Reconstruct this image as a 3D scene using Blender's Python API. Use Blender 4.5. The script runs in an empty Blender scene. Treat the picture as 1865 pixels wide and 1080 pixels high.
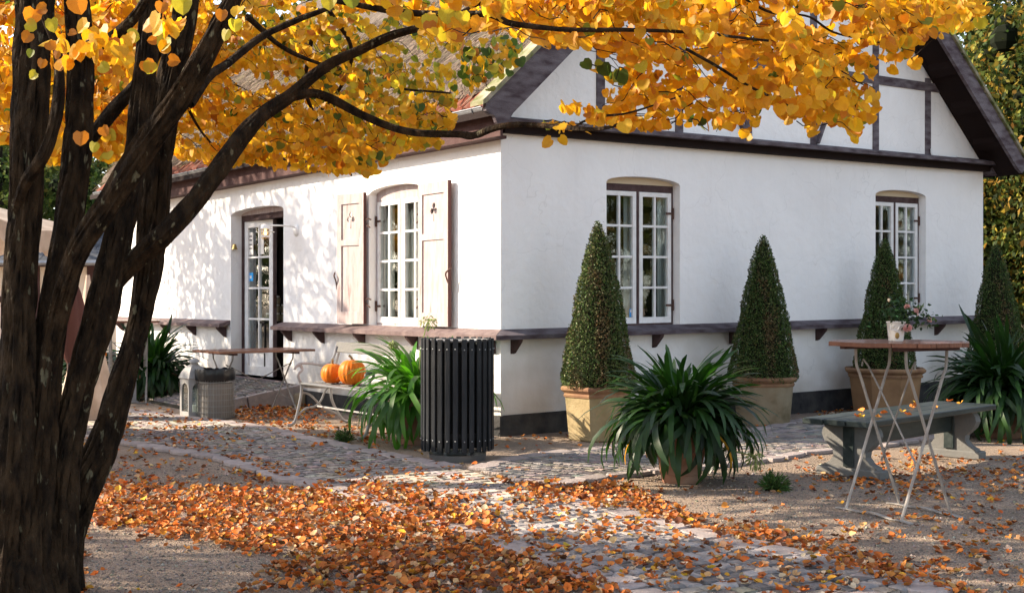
import bpy, bmesh, math, random
import numpy as np
from mathutils import Vector, Matrix, noise
from mathutils.geometry import tessellate_polygon

R = math.radians
random.seed(7)
rng = np.random.default_rng(11)
S = bpy.context.scene
C = S.collection

# ------------------------------------------------------------------ camera
CAM_H, FPX, CX, YH = 1.35, 2291.0, 932.5, 545.0
cam_d = bpy.data.cameras.new('camera'); cam = bpy.data.objects.new('camera', cam_d); C.objects.link(cam)
cam.location = (0, 0, CAM_H); cam.rotation_euler = (R(90), 0, 0)
cam_d.sensor_width = 36; cam_d.lens = 36 * FPX / 1865.0
cam_d.shift_y = 5 / 1865.0
cam_d.clip_start = 0.1; cam_d.clip_end = 600
S.camera = cam
# ------------------------------------------------------------------ world and sun
SUN_DIR = Vector((-1.0, 0.12, 0.0)).normalized()
SUN_EL = R(27)
W = bpy.data.worlds.new('World'); S.world = W; W.use_nodes = True
nt = W.node_tree; nt.nodes.clear()
sky = nt.nodes.new('ShaderNodeTexSky'); sky.sky_type = 'NISHITA'; sky.sun_disc = False
sky.sun_elevation = SUN_EL; sky.sun_rotation = math.atan2(SUN_DIR.x, SUN_DIR.y)
sky.air_density = 1.0; sky.dust_density = 1.0; sky.ozone_density = 1.0
bgn = nt.nodes.new('ShaderNodeBackground'); bgn.inputs['Strength'].default_value = 0.15
out = nt.nodes.new('ShaderNodeOutputWorld')
hs = nt.nodes.new('ShaderNodeHueSaturation'); hs.inputs['Saturation'].default_value = 0.62
nt.links.new(sky.outputs[0], hs.inputs['Color']); nt.links.new(hs.outputs[0], bgn.inputs[0]); nt.links.new(bgn.outputs[0], out.inputs[0])
sd = bpy.data.lights.new('sun', 'SUN'); sd.energy = 4.9; sd.angle = R(0.6); sd.color = (1.0, 0.85, 0.66)
sun = bpy.data.objects.new('sun', sd); C.objects.link(sun)
to_sun = Vector((SUN_DIR.x * math.cos(SUN_EL), SUN_DIR.y * math.cos(SUN_EL), math.sin(SUN_EL)))
sun.rotation_euler = to_sun.to_track_quat('Z', 'Y').to_euler(); sun.location = (-10, 5, 10)
S.view_settings.view_transform = 'Standard'; S.view_settings.look = 'None'
S.view_settings.exposure = 1.5; S.view_settings.gamma = 1.0
S.view_settings.use_curve_mapping = False
S.render.engine = 'CYCLES'
S.cycles.max_bounces = 6; S.cycles.transparent_max_bounces = 12; S.cycles.use_denoising = True

# ------------------------------------------------------------------ measuring helpers
def gnd(px, py, z=0.0):
    D = (CAM_H - z) * FPX / (py - YH)
    return Vector(((px - CX) / FPX * D, D, z))
def at(px, py, D):
    return Vector(((px - CX) / FPX * D, D, CAM_H + (YH - py) / FPX * D))
def proj(p):
    return CX + FPX * p[0] / p[1], YH - FPX * (p[2] - CAM_H) / p[1]
HA = math.atan2(0.58, 0.814)
HC = Vector((-0.111, 12.4, 0)); RX, RY = math.cos(HA), math.sin(HA)
def fa(px, py, off=0.0):           # left facade: distance from the corner and height (off = inside the wall)
    cx, cy = HC.x + off * RX, HC.y + off * RY
    u = (px - CX) / FPX; a = (cx - cy * u) / (RX * u + RY); D = cy + RX * a
    return a, CAM_H + (YH - py) / FPX * D
def ga(px, py, off=0.0):           # gable: off = inside
    cx, cy = HC.x - off * RY, HC.y + off * RX
    u = (px - CX) / FPX; b = (cy * u - cx) / (RX - RY * u); D = cy + RY * b
    return b, CAM_H + (YH - py) / FPX * D
def house_to_world(x, y, z=0.0):
    return Vector((HC.x + x * RX - y * RY, HC.y + x * RY + y * RX, z))

# ------------------------------------------------------------------ materials
MATS = {}
def lin(c): return tuple(c) + (1.0,)
KEEP = {'plaster', 'white_paint', 'curtain_cloth', 'white_ceramic', 'paper', 'lamp_bulb', 'infill_plaster', 'outbuilding_plaster', 'cream_canvas', 'lantern_white', 'rose_petal', 'cream_petal', 'yellowed_leaf', 'blue_sticker'}
DARKER = {'katsura_bark': .33, 'twig_bark': .5, 'black_bin_paint': .5, 'black_liner': .5, 'weathered_timber': .8, 'ledge_wood': .72, 'shutter_wood': .74, 'boxwood_core': .8, 'gravel': 1.02, 'cobble_granite': 1.0, 'edging_granite': .88, 'katsura': 1, 'joint_sand': .42, 'table_leg_paint': .8, 'cast_iron_silver': .8, 'bench_pedestal_paint': .85}
def mat(name, col, rough=0.75, col2=None, scale=6.0, detail=6, bump=0.0, bscale=40.0, metal=0.0, rand=0.0,
        stretch=None, attr=False, transl=0.0, spec=0.12, col3=None, scale3=2.0, fac3=(0.55, 0.7), emit=None, coat=0.0,
        contrast=(0.35, 0.65), vor=None, tcol=None):
    kf = 1.0 if name in KEEP or attr else DARKER.get(name, .70)
    col, col2, col3 = [tuple(x * kf for x in c) if c is not None else None for c in (col, col2 if not attr else None, col3)] if not attr else (col, col2, col3)
    m = bpy.data.materials.new(name); MATS[name] = m; m.use_nodes = True
    n = m.node_tree; n.nodes.clear(); N = n.nodes.new; L = n.links.new
    o = N('ShaderNodeOutputMaterial'); p = N('ShaderNodeBsdfPrincipled')
    p.inputs['Roughness'].default_value = rough; p.inputs['Metallic'].default_value = metal
    p.inputs['Specular IOR Level'].default_value = spec; p.inputs['Coat Weight'].default_value = coat
    tc = N('ShaderNodeTexCoord'); vec = tc.outputs['Object']
    if stretch:
        mp = N('ShaderNodeMapping'); mp.inputs['Scale'].default_value = stretch; L(vec, mp.inputs[0]); vec = mp.outputs[0]
    cur = None
    if attr:
        a = N('ShaderNodeAttribute'); a.attribute_name = 'tint'; cur = a.outputs['Color']
    def noise_fac(sc, lo, hi, det=6):
        t = N('ShaderNodeTexNoise'); t.inputs['Scale'].default_value = sc; t.inputs['Detail'].default_value = det; L(vec, t.inputs['Vector'])
        r = N('ShaderNodeMapRange'); r.inputs[1].default_value = lo; r.inputs[2].default_value = hi; L(t.outputs[0], r.inputs[0]); return r.outputs[0]
    def mixc(f, a_, b_, mode='MIX'):
        x = N('ShaderNodeMix'); x.data_type = 'RGBA'; x.blend_type = mode
        if hasattr(f, 'is_linked') or hasattr(f, 'node'): L(f, x.inputs[0])
        else: x.inputs[0].default_value = f
        for i, v in ((6, a_), (7, b_)):
            if isinstance(v, tuple): x.inputs[i].default_value = v
            else: L(v, x.inputs[i])
        return x.outputs[2]
    if cur is None: cur = lin(col)
    if col2 is not None:
        if attr: cur = mixc(noise_fac(scale, *contrast, detail), cur, mixc(1.0, cur, lin(col2), 'MULTIPLY'))
        else: cur = mixc(noise_fac(scale, *contrast, detail), cur, lin(col2))
    if col3 is not None: cur = mixc(noise_fac(scale3, fac3[0], fac3[1]), cur, lin(col3))
    if vor:
        v = N('ShaderNodeTexVoronoi'); v.inputs['Scale'].default_value = vor[0]; L(vec, v.inputs['Vector'])
        bw = N('ShaderNodeSeparateColor'); L(v.outputs['Color'], bw.inputs[0])
        r = N('ShaderNodeMapRange'); r.inputs[3].default_value = 1 - vor[1]; r.inputs[4].default_value = 1 + vor[1]; L(bw.outputs[0], r.inputs[0])
        h = N('ShaderNodeHueSaturation'); L(r.outputs[0], h.inputs['Value'])
        if isinstance(cur, tuple): h.inputs['Color'].default_value = cur
        else: L(cur, h.inputs['Color'])
        cur = h.outputs[0]
    if rand:
        oi = N('ShaderNodeObjectInfo'); r = N('ShaderNodeMapRange'); r.inputs[3].default_value = 1 - rand; r.inputs[4].default_value = 1 + rand
        L(oi.outputs['Random'], r.inputs[0]); h = N('ShaderNodeHueSaturation'); L(r.outputs[0], h.inputs['Value'])
        if isinstance(cur, tuple): h.inputs['Color'].default_value = cur
        else: L(cur, h.inputs['Color'])
        cur = h.outputs[0]
    if isinstance(cur, tuple): p.inputs['Base Color'].default_value = cur
    else: L(cur, p.inputs['Base Color'])
    if bump:
        t = N('ShaderNodeTexNoise'); t.inputs['Scale'].default_value = bscale; t.inputs['Detail'].default_value = 8; L(vec, t.inputs['Vector'])
        b = N('ShaderNodeBump'); b.inputs['Strength'].default_value = min(bump, 1); b.inputs['Distance'].default_value = 0.02 * max(1, bump); L(t.outputs[0], b.inputs['Height'])
        if vor:
            b2 = N('ShaderNodeBump'); b2.inputs['Strength'].default_value = 0.8; b2.inputs['Distance'].default_value = vor[2]
            L(v.outputs['Distance'], b2.inputs['Height']); b2.invert = True; L(b.outputs[0], b2.inputs['Normal']); b = b2
        L(b.outputs[0], p.inputs['Normal'])
    if emit:
        p.inputs['Emission Color'].default_value = lin(emit[0]); p.inputs['Emission Strength'].default_value = emit[1]
    sh = p.outputs[0]
    if transl:
        t = N('ShaderNodeBsdfTranslucent'); mx = N('ShaderNodeMixShader'); mx.inputs[0].default_value = transl
        tcur = cur
        if tcol: tcur = mixc(1.0, cur, lin(tcol), 'MULTIPLY')
        if isinstance(tcur, tuple): t.inputs[0].default_value = tcur
        else: L(tcur, t.inputs[0])
        L(sh, mx.inputs[1]); L(t.outputs[0], mx.inputs[2]); sh = mx.outputs[0]
    L(sh, o.inputs[0]); return m

def glass_mat(name, tint=(0.9, 0.95, 0.95), refl=1.0):
    m = bpy.data.materials.new(name); m.use_nodes = True; n = m.node_tree; n.nodes.clear(); N = n.nodes.new; L = n.links.new
    o = N('ShaderNodeOutputMaterial'); t = N('ShaderNodeBsdfTransparent'); t.inputs[0].default_value = lin(tint)
    g = N('ShaderNodeBsdfGlossy'); g.inputs['Roughness'].default_value = 0.01
    f = N('ShaderNodeLayerWeight'); f.inputs[0].default_value = 0.5
    pw = N('ShaderNodeMath'); pw.operation = 'POWER'; pw.inputs[1].default_value = 3.0; L(f.outputs['Facing'], pw.inputs[0])
    a = N('ShaderNodeMath'); a.operation = 'MULTIPLY_ADD'; a.inputs[1].default_value = 0.75 * refl; a.inputs[2].default_value = 0.07 * refl
    L(pw.outputs[0], a.inputs[0])
    nz = N('ShaderNodeTexNoise'); nz.inputs['Scale'].default_value = 3; b = N('ShaderNodeBump'); b.inputs['Strength'].default_value = 0.05
    b.inputs['Distance'].default_value = 0.01; L(nz.outputs[0], b.inputs['Height']); L(b.outputs[0], g.inputs['Normal'])
    x = N('ShaderNodeMixShader'); L(a.outputs[0], x.inputs[0]); L(t.outputs[0], x.inputs[1]); L(g.outputs[0], x.inputs[2]); L(x.outputs[0], o.inputs[0])
    return m

def plaster_mat():
    m = mat('plaster', (0.86, 0.845, 0.83), 0.9, (0.81, 0.795, 0.785), 1.3, 8, 0.7, 9.0, col3=(0.76, 0.74, 0.72), scale3=0.7, fac3=(0.52, 0.8))
    n = m.node_tree; p = [x for x in n.nodes if x.type == 'BSDF_PRINCIPLED'][0]; L = n.links.new; N = n.nodes.new
    src = p.inputs['Base Color'].links[0].from_socket
    tc = [x for x in n.nodes if x.type == 'TEX_COORD'][0]; sp = N('ShaderNodeSeparateXYZ'); L(tc.outputs['Object'], sp.inputs[0])
    t = N('ShaderNodeTexNoise'); t.inputs['Scale'].default_value = 2.5; L(tc.outputs['Object'], t.inputs['Vector'])
    a = N('ShaderNodeMath'); a.operation = 'MULTIPLY_ADD'; a.inputs[1].default_value = 0.9; L(t.outputs[0], a.inputs[0]); L(sp.outputs[2], a.inputs[2])
    r = N('ShaderNodeMapRange'); r.inputs[1].default_value = 0.55; r.inputs[2].default_value = 1.25; r.inputs[3].default_value = 1; r.inputs[4].default_value = 0; L(a.outputs[0], r.inputs[0])
    x = N('ShaderNodeMix'); x.data_type = 'RGBA'; L(r.outputs[0], x.inputs[0]); L(src, x.inputs[6]); x.inputs[7].default_value = (0.50, 0.45, 0.39, 1)
    mp = N('ShaderNodeMapping'); mp.inputs['Scale'].default_value = (9, 9, .55); L(tc.outputs['Object'], mp.inputs[0])
    t2 = N('ShaderNodeTexNoise'); t2.inputs['Scale'].default_value = 1.0; t2.inputs['Detail'].default_value = 6; L(mp.outputs[0], t2.inputs['Vector'])
    r2 = N('ShaderNodeMapRange'); r2.inputs[1].default_value = .56; r2.inputs[2].default_value = .80; r2.inputs[4].default_value = .13; L(t2.outputs[0], r2.inputs[0])
    x2 = N('ShaderNodeMix'); x2.data_type = 'RGBA'; L(r2.outputs[0], x2.inputs[0]); L(x.outputs[2], x2.inputs[6]); x2.inputs[7].default_value = (0.56, 0.53, 0.50, 1)
    vo = N('ShaderNodeTexVoronoi'); vo.feature = 'DISTANCE_TO_EDGE'; vo.inputs['Scale'].default_value = .9; n3 = N('ShaderNodeTexNoise'); n3.inputs['Scale'].default_value = 3
    L(tc.outputs['Object'], n3.inputs['Vector']); am = N('ShaderNodeVectorMath'); am.operation = 'MULTIPLY_ADD'; am.inputs[1].default_value = (.5, .5, .5); L(n3.outputs[1], am.inputs[0]); L(tc.outputs['Object'], am.inputs[2]); L(am.outputs[0], vo.inputs['Vector'])
    r3 = N('ShaderNodeMapRange'); r3.inputs[1].default_value = .0; r3.inputs[2].default_value = .004; r3.inputs[3].default_value = .22; r3.inputs[4].default_value = 0; L(vo.outputs[0], r3.inputs[0])
    x3 = N('ShaderNodeMix'); x3.data_type = 'RGBA'; L(r3.outputs[0], x3.inputs[0]); L(x2.outputs[2], x3.inputs[6]); x3.inputs[7].default_value = (0.42, 0.40, 0.38, 1)
    L(x3.outputs[2], p.inputs['Base Color']); return m

M_PLASTER = plaster_mat()
M_INFILL = mat('infill_plaster', (0.60, 0.50, 0.36), 0.9, bump=0.2, bscale=30)
M_PLINTH = mat('plinth_tar', (0.035, 0.036, 0.04), 0.8, (0.09, 0.085, 0.08), 5, bump=0.8, bscale=14)
M_BROWN = mat('dark_brown_wood', (0.075, 0.042, 0.040), 0.7, (0.13, 0.085, 0.085), 9, bump=0.25, bscale=60, rand=0.08)
M_TIMBER = mat('weathered_timber', (0.075, 0.052, 0.060), 0.75, (0.19, 0.165, 0.18), 5, bump=0.4, bscale=50, rand=0.12, stretch=(1, 1, 3))
M_FASCIA = mat('fascia_wood', (0.085, 0.040, 0.038), 0.7, (0.12, 0.065, 0.06), 6, bump=0.25)
M_SOFFIT = mat('soffit_dark_wood', (0.022, 0.013, 0.012), 0.85, bump=0.2)
M_LEDGE = mat('ledge_wood', (0.27, 0.20, 0.19), 0.75, (0.17, 0.12, 0.12), 9, bump=0.4, bscale=60, rand=0.06)
M_SHUT = mat('shutter_wood', (0.48, 0.375, 0.365), 0.75, (0.60, 0.52, 0.51), 6, bump=0.35, bscale=50, stretch=(3, 3, 0.6), col3=(0.28, 0.17, 0.16), scale3=5, fac3=(0.62, 0.8))
M_SHUTEDGE = mat('shutter_edge', (0.16, 0.08, 0.075), 0.8, bump=0.2)
M_WHITE = mat('white_paint', (0.78, 0.77, 0.76), 0.45, (0.70, 0.68, 0.66), 14, bump=0.08)
M_IRON = mat('rusty_iron', (0.10, 0.06, 0.05), 0.7, (0.18, 0.10, 0.08), 30, bump=0.3)
M_GLASS = glass_mat('window_glass')
M_ZINC = mat('zinc', (0.42, 0.44, 0.47), 0.38, (0.30, 0.31, 0.33), 5, metal=0.7, bump=0.05)
M_TILE = mat('red_clay_tile', (0.33, 0.09, 0.05), 0.8, (0.22, 0.10, 0.07), 10, bump=0.4, rand=0.3)
M_THATCH = mat('thatch', (0.26, 0.21, 0.17), 0.95, (0.13, 0.10, 0.08), 9, 8, 1.0, 30, stretch=(1, 5, 1))
M_STRAW = mat('straw', (0.33, 0.27, 0.22), 0.9, attr=True)
M_MOSSBOARD = mat('mossy_board', (0.46, 0.40, 0.30), 0.85, (0.15, 0.17, 0.05), 7, bump=0.3)
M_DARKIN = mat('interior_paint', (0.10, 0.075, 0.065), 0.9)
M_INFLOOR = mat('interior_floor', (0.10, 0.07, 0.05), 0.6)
M_CURT = mat('curtain_cloth', (0.85, 0.85, 0.83), 0.9, transl=0.4)
M_GRAVEL = mat('gravel', (0.35, 0.265, 0.20), 0.95, (0.26, 0.20, 0.155), 1.6, 10, 0.9, 90, vor=(120, 0.30, 0.008), col3=(0.20, 0.165, 0.13), scale3=0.8, fac3=(0.5, 0.75))
M_PEB = mat('pebble', (0.4, 0.36, 0.32), 0.85, attr=True)
M_JOINT = mat('joint_sand', (0.20, 0.165, 0.13), 0.95, (0.07, 0.07, 0.04), 4, bump=0.9, bscale=60)
M_COB = mat('cobble_granite', (0.30, 0.26, 0.235), 0.9, (0.18, 0.175, 0.18), 25, bump=0.5, bscale=70, rand=0.45, spec=.15)
M_COBSTUFF = mat('cobble_granite_far', (0.25, 0.24, 0.25), 0.9, (0.9, 0.85, 0.8), 12, bump=0.5, bscale=70, attr=True, spec=.15)
M_EDGE = mat('edging_granite', (0.40, 0.335, 0.31), 0.8, (0.30, 0.26, 0.25), 14, bump=0.4, bscale=60, rand=0.16)
M_TERRA = mat('terracotta', (0.42, 0.21, 0.135), 0.8, (0.34, 0.19, 0.13), 6, bump=0.2, bscale=40, col3=(0.50, 0.36, 0.27), scale3=3, fac3=(0.55, 0.8))
M_STONEPOT = mat('mossy_cream_terracotta', (0.50, 0.39, 0.22), 0.85, (0.38, 0.29, 0.15), 5, bump=0.35, bscale=30, col3=(0.17, 0.15, 0.05), scale3=3.4, fac3=(0.6, 0.78))
M_STONEPOT2 = mat('pale_terracotta', (0.50, 0.42, 0.29), 0.85, (0.40, 0.31, 0.20), 5, bump=0.35, bscale=30, col3=(0.12, 0.11, 0.05), scale3=3.0, fac3=(0.57, 0.75))
M_RIM = mat('terracotta_rim', (0.40, 0.24, 0.13), 0.85, (0.28, 0.15, 0.09), 8, bump=0.3)
M_SOIL = mat('potting_soil', (0.03, 0.022, 0.016), 1.0, bump=0.8)
M_SLATB = mat('black_bin_paint', (0.022, 0.026, 0.032), 0.45, (0.045, 0.05, 0.058), 20, bump=0.15, bscale=80, rand=0.35, stretch=(1, 1, 0.2), spec=.15)
M_STEEL = mat('galvanised_steel', (0.34, 0.35, 0.36), 0.4, metal=0.75, bump=0.08)
M_BLKMESH = mat('black_liner', (0.015, 0.015, 0.017), 0.6)
M_OCHRE = mat('ochre_terracotta', (0.42, 0.25, 0.13), 0.85, (0.33, 0.19, 0.10), 5, bump=0.3, bscale=30, col3=(0.16, 0.12, 0.06), scale3=3, fac3=(0.6, 0.8))
M_BENCHG = mat('bench_green_grey', (0.030, 0.040, 0.039), 0.36, (0.055, 0.067, 0.065), 9, bump=0.08, bscale=50, rand=0.12, stretch=(0.4, 2, 2))
M_BENCHST = mat('bench_pedestal_paint', (0.17, 0.165, 0.155), 0.7, (0.15, 0.15, 0.145), 20, bump=0.2)
M_CAST = mat('cast_iron_silver', (0.50, 0.50, 0.50), 0.45, (0.40, 0.39, 0.38), 12, bump=0.1, metal=0.25)
M_TTOP = mat('table_top_wood', (0.27, 0.12, 0.075), 0.42, (0.20, 0.09, 0.06), 10, bump=0.15, rand=0.15, coat=0.25, stretch=(1, 6, 1))
M_TLEG = mat('table_leg_paint', (0.38, 0.36, 0.335), 0.5, (0.28, 0.25, 0.23), 14, bump=0.15)
M_PUMP = mat('pumpkin_skin', (0.80, 0.17, 0.010), 0.45, (0.85, 0.24, 0.025), 5, bump=0.08)
M_STEM = mat('dry_stem', (0.34, 0.27, 0.15), 0.8, bump=0.3)
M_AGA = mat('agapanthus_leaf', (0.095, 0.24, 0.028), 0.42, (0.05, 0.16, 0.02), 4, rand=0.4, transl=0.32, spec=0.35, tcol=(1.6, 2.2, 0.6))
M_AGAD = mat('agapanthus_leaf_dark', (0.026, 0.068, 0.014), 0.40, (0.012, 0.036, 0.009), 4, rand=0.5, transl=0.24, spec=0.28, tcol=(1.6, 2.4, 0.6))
M_YLEAF = mat('yellowed_leaf', (0.65, 0.32, 0.03), 0.5, transl=0.3)
M_SEED = mat('seed_head_green', (0.36, 0.42, 0.14), 0.6, rand=0.2)
M_TUFT = mat('tuft_green', (0.07, 0.13, 0.03), 0.6, attr=True)
M_BOX = mat('boxwood_leaf', (0.05, 0.08, 0.03), 0.45, attr=True, spec=0.12)
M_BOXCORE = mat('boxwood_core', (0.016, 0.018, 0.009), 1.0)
M_BARK = mat('katsura_bark', (0.118, 0.074, 0.040), 0.95, (0.026, 0.017, 0.011), 20, 10, 1.8, 55, stretch=(1, 1, 0.4), col3=(0.34, 0.31, 0.20), scale3=26, fac3=(0.64, 0.69))
M_TWIG = mat('twig_bark', (0.030, 0.020, 0.015), 0.9)
M_LICH = mat('lichen', (0.27, 0.27, 0.22), 0.95, bump=0.4)
M_LEAF = mat('katsura_leaf', (0.8, 0.4, 0.03), 0.5, (0.8, 0.62, 0.5), 22, attr=True, transl=0.58, spec=0.35, contrast=(0.5, 0.75), tcol=(1.25, 1.2, 0.9))
M_LITTER = mat('fallen_leaf_skin', (0.6, 0.25, 0.08), 0.65, (0.75, 0.6, 0.5), 30, attr=True, transl=0.12, contrast=(0.5, 0.75))
M_BGLEAF = mat('background_leaf', (0.1, 0.12, 0.03), 0.6, attr=True, transl=0.35)
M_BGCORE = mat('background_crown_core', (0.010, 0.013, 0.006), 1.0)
M_BGTRUNK = mat('background_trunk', (0.04, 0.03, 0.022), 0.95, bump=0.5)
M_LANT = mat('lantern_white', (0.30, 0.30, 0.30), 0.5, (0.24, 0.24, 0.24), 10, bump=0.1)
M_BAG = mat('black_plastic', (0.010, 0.011, 0.014), 0.3, bump=0.2, bscale=12, spec=0.35)
M_BINLINE = mat('grey_plastic_liner', (0.29, 0.27, 0.245), 0.75, (0.24, 0.22, 0.20), 4)
M_CANVAS = mat('cream_canvas', (0.72, 0.60, 0.49), 0.9, (0.52, 0.41, 0.32), 5, transl=0.25, bump=0.15)
M_CANVAS2 = mat('red_brown_canvas', (0.20, 0.09, 0.075), 0.9, bump=0.2, transl=0.1)
M_SLATE = mat('slate_roof', (0.13, 0.135, 0.15), 0.7, (0.09, 0.095, 0.11), 8, bump=0.3, rand=0.25)
M_OUTWALL = mat('outbuilding_plaster', (0.72, 0.60, 0.48), 0.9, bump=0.2)
M_ROSE = mat('rose_petal', (0.85, 0.50, 0.48), 0.6, (0.85, 0.62, 0.58), 30, transl=0.3, rand=0.15)
M_ROSEC = mat('cream_petal', (0.80, 0.66, 0.50), 0.6, transl=0.3)
M_ROSEL = mat('rose_leaf', (0.025, 0.065, 0.02), 0.5, attr=True)
M_CERAM = mat('white_ceramic', (0.74, 0.71, 0.67), 0.25)
M_GOLD = mat('old_gold', (0.42, 0.27, 0.10), 0.4, metal=0.6)
M_BLUE = mat('blue_sticker', (0.04, 0.33, 0.75), 0.5)
M_PAPER = mat('paper', (0.75, 0.72, 0.68), 0.9)
M_INK = mat('ink', (0.05, 0.05, 0.06), 0.8)
M_FRAMEBLK = mat('black_frame', (0.01, 0.01, 0.01), 0.4)
M_PICT = mat('picture_print', (0.06, 0.08, 0.08), 0.3, (0.12, 0.13, 0.12), 3)
M_JAR = mat('preserve_jar', (0.42, 0.36, 0.24), 0.35, rand=0.2)
M_BRASS = mat('brass_bell', (0.55, 0.38, 0.14), 0.35, metal=0.6)
M_BULB = mat('lamp_bulb', (0.9, 0.8, 0.6), 0.3, emit=((1.0, 0.72, 0.35), 1.6))
M_LAMPG = glass_mat('lamp_glass', (1.0, 0.93, 0.80), 0.6)

# ------------------------------------------------------------------ mesh building
class MB:
    def __init__(s): s.v, s.f = [], []
    def add(s, vs, fs, M=None):
        o = len(s.v)
        for p in vs:
            p = Vector(p)
            s.v.append((M @ p) if M is not None else p)
        s.f += [tuple(o + i for i in f) for f in fs]; return s
    def box(s, c, d, rot=None, ch=0.0):
        x, y, z = d[0] / 2, d[1] / 2, d[2] / 2
        M = Matrix.Translation(c)
        if rot is not None: M = M @ (rot.to_4x4() if hasattr(rot, 'to_4x4') else Matrix.Rotation(rot, 4, 'Z'))
        if ch <= 0:
            vs = [(i * x, j * y, k * z) for i in (-1, 1) for j in (-1, 1) for k in (-1, 1)]
            return s.add(vs, [(0, 1, 3, 2), (4, 6, 7, 5), (0, 4, 5, 1), (2, 3, 7, 6), (0, 2, 6, 4), (1, 5, 7, 3)], M)
        vs, ix = [], {}
        for i in (-1, 1):
            for j in (-1, 1):
                for k in (-1, 1):
                    ix[i, j, k] = len(vs)
                    vs += [(i * x, j * (y - ch), k * (z - ch)), (i * (x - ch), j * y, k * (z - ch)), (i * (x - ch), j * (y - ch), k * z)]
        fs = []
        for a in (-1, 1):
            fs.append([ix[a, j, k] for j, k in ((-1, -1), (1, -1), (1, 1), (-1, 1))])
            fs.append([ix[i, a, k] + 1 for i, k in ((-1, -1), (1, -1), (1, 1), (-1, 1))])
            fs.append([ix[i, j, a] + 2 for i, j in ((-1, -1), (1, -1), (1, 1), (-1, 1))])
        for a in (-1, 1):
            for b in (-1, 1):
                fs.append([ix[a, b, -1], ix[a, b, 1], ix[a, b, 1] + 1, ix[a, b, -1] + 1])
                fs.append([ix[a, -1, b], ix[a, 1, b], ix[a, 1, b] + 2, ix[a, -1, b] + 2])
                fs.append([ix[-1, a, b] + 1, ix[1, a, b] + 1, ix[1, a, b] + 2, ix[-1, a, b] + 2])
        for q in ix.values(): fs.append((q, q + 1, q + 2))
        return s.add(vs, fs, M)
    def bar(s, p, q, w, h, up=(0, 0, 1), ch=0.0):
        p, q = Vector(p), Vector(q); d = q - p; ln = d.length; x = d / ln
        y = Vector(up).cross(x)
        if y.length < 1e-4: y = Vector((1, 0, 0)).cross(x)
        y.normalize(); z = x.cross(y)
        return s.box((p + q) / 2, (ln, w, h), Matrix((x, y, z)).transposed(), ch)
    def tube(s, pts, rad, n=8, cap=True, flat=None):
        pts = [Vector(p) for p in pts]
        if not hasattr(rad, '__len__'): rad = [rad] * len(pts)
        o = len(s.v); T = (pts[1] - pts[0]).normalized(); up = Vector((0, 0, 1)) if abs(T.z) < .9 else Vector((1, 0, 0))
        Nn = (up - T * up.dot(T)).normalized()
        for i, p in enumerate(pts):
            T = (pts[min(i + 1, len(pts) - 1)] - pts[max(i - 1, 0)]).normalized()
            Nn = (Nn - T * Nn.dot(T)).normalized(); B = T.cross(Nn)
            for k in range(n):
                a = 2 * math.pi * k / n
                s.v.append(p + (Nn * math.cos(a) + B * math.sin(a) * (flat or 1)) * rad[i])
        for i in range(len(pts) - 1):
            for k in range(n):
                a, b = o + i * n + k, o + i * n + (k + 1) % n
                s.f.append((a, b, b + n, a + n))
        if cap:
            s.f.append(tuple(o + k for k in reversed(range(n)))); s.f.append(tuple(o + (len(pts) - 1) * n + k for k in range(n)))
        return s
    def lathe(s, prof, n=32, c=(0, 0, 0), M=None, nsides=None, closed=False):
        o = len(s.v); c = Vector(c)
        for r, z in prof:
            for k in range(n):
                a = 2 * math.pi * k / n
                p = c + Vector((r * math.cos(a), r * math.sin(a), z)); s.v.append((M @ p) if M is not None else p)
        m = len(prof)
        for i in range(m - 1 + (1 if closed else 0)):
            for k in range(n):
                a, b = o + i * n + k, o + i * n + (k + 1) % n; j = (i + 1) % m
                s.f.append((a, b, o + j * n + (k + 1) % n, o + j * n + k))
        if not closed:
            if prof[0][0] > 1e-5: s.f.append(tuple(o + k for k in reversed(range(n))))
            if prof[-1][0] > 1e-5: s.f.append(tuple(o + (m - 1) * n + k for k in range(n)))
        return s
    def prism(s, poly, holes, t, M):       # 2D outline (x,y) extruded -t..0 along z, transformed by M
        loops = [poly] + list(holes); allp = [Vector((p[0], p[1], 0)) for l in loops for p in l]
        tris = tessellate_polygon([[Vector((p[0], p[1], 0)) for p in l] for l in loops])
        n = len(allp); vs = allp + [Vector((p.x, p.y, -t)) for p in allp]
        fs = [tuple(q) for q in tris] + [tuple(n + i for i in reversed(q)) for q in tris]
        o = 0
        for l in loops:
            for i in range(len(l)):
                a, b = o + i, o + (i + 1) % len(l); fs.append((a, b, b + n, a + n))
            o += len(l)
        return s.add(vs, fs, M)
    def build(s, name, m, parent=None, smooth=None, fix=True, loc=None, rot=None):
        me = bpy.data.meshes.new(name); me.from_pydata([tuple(v) for v in s.v], [], s.f)
        if fix:
            bm = bmesh.new(); bm.from_mesh(me); bmesh.ops.remove_doubles(bm, verts=bm.verts, dist=1e-5)
            bmesh.ops.recalc_face_normals(bm, faces=bm.faces); bm.to_mesh(me); bm.free()
        me.materials.append(m)
        if smooth:
            me.polygons.foreach_set('use_smooth', [True] * len(me.polygons)); me.set_sharp_from_angle(angle=R(smooth))
        me.update(); return link(name, me, parent, loc, rot)

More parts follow.
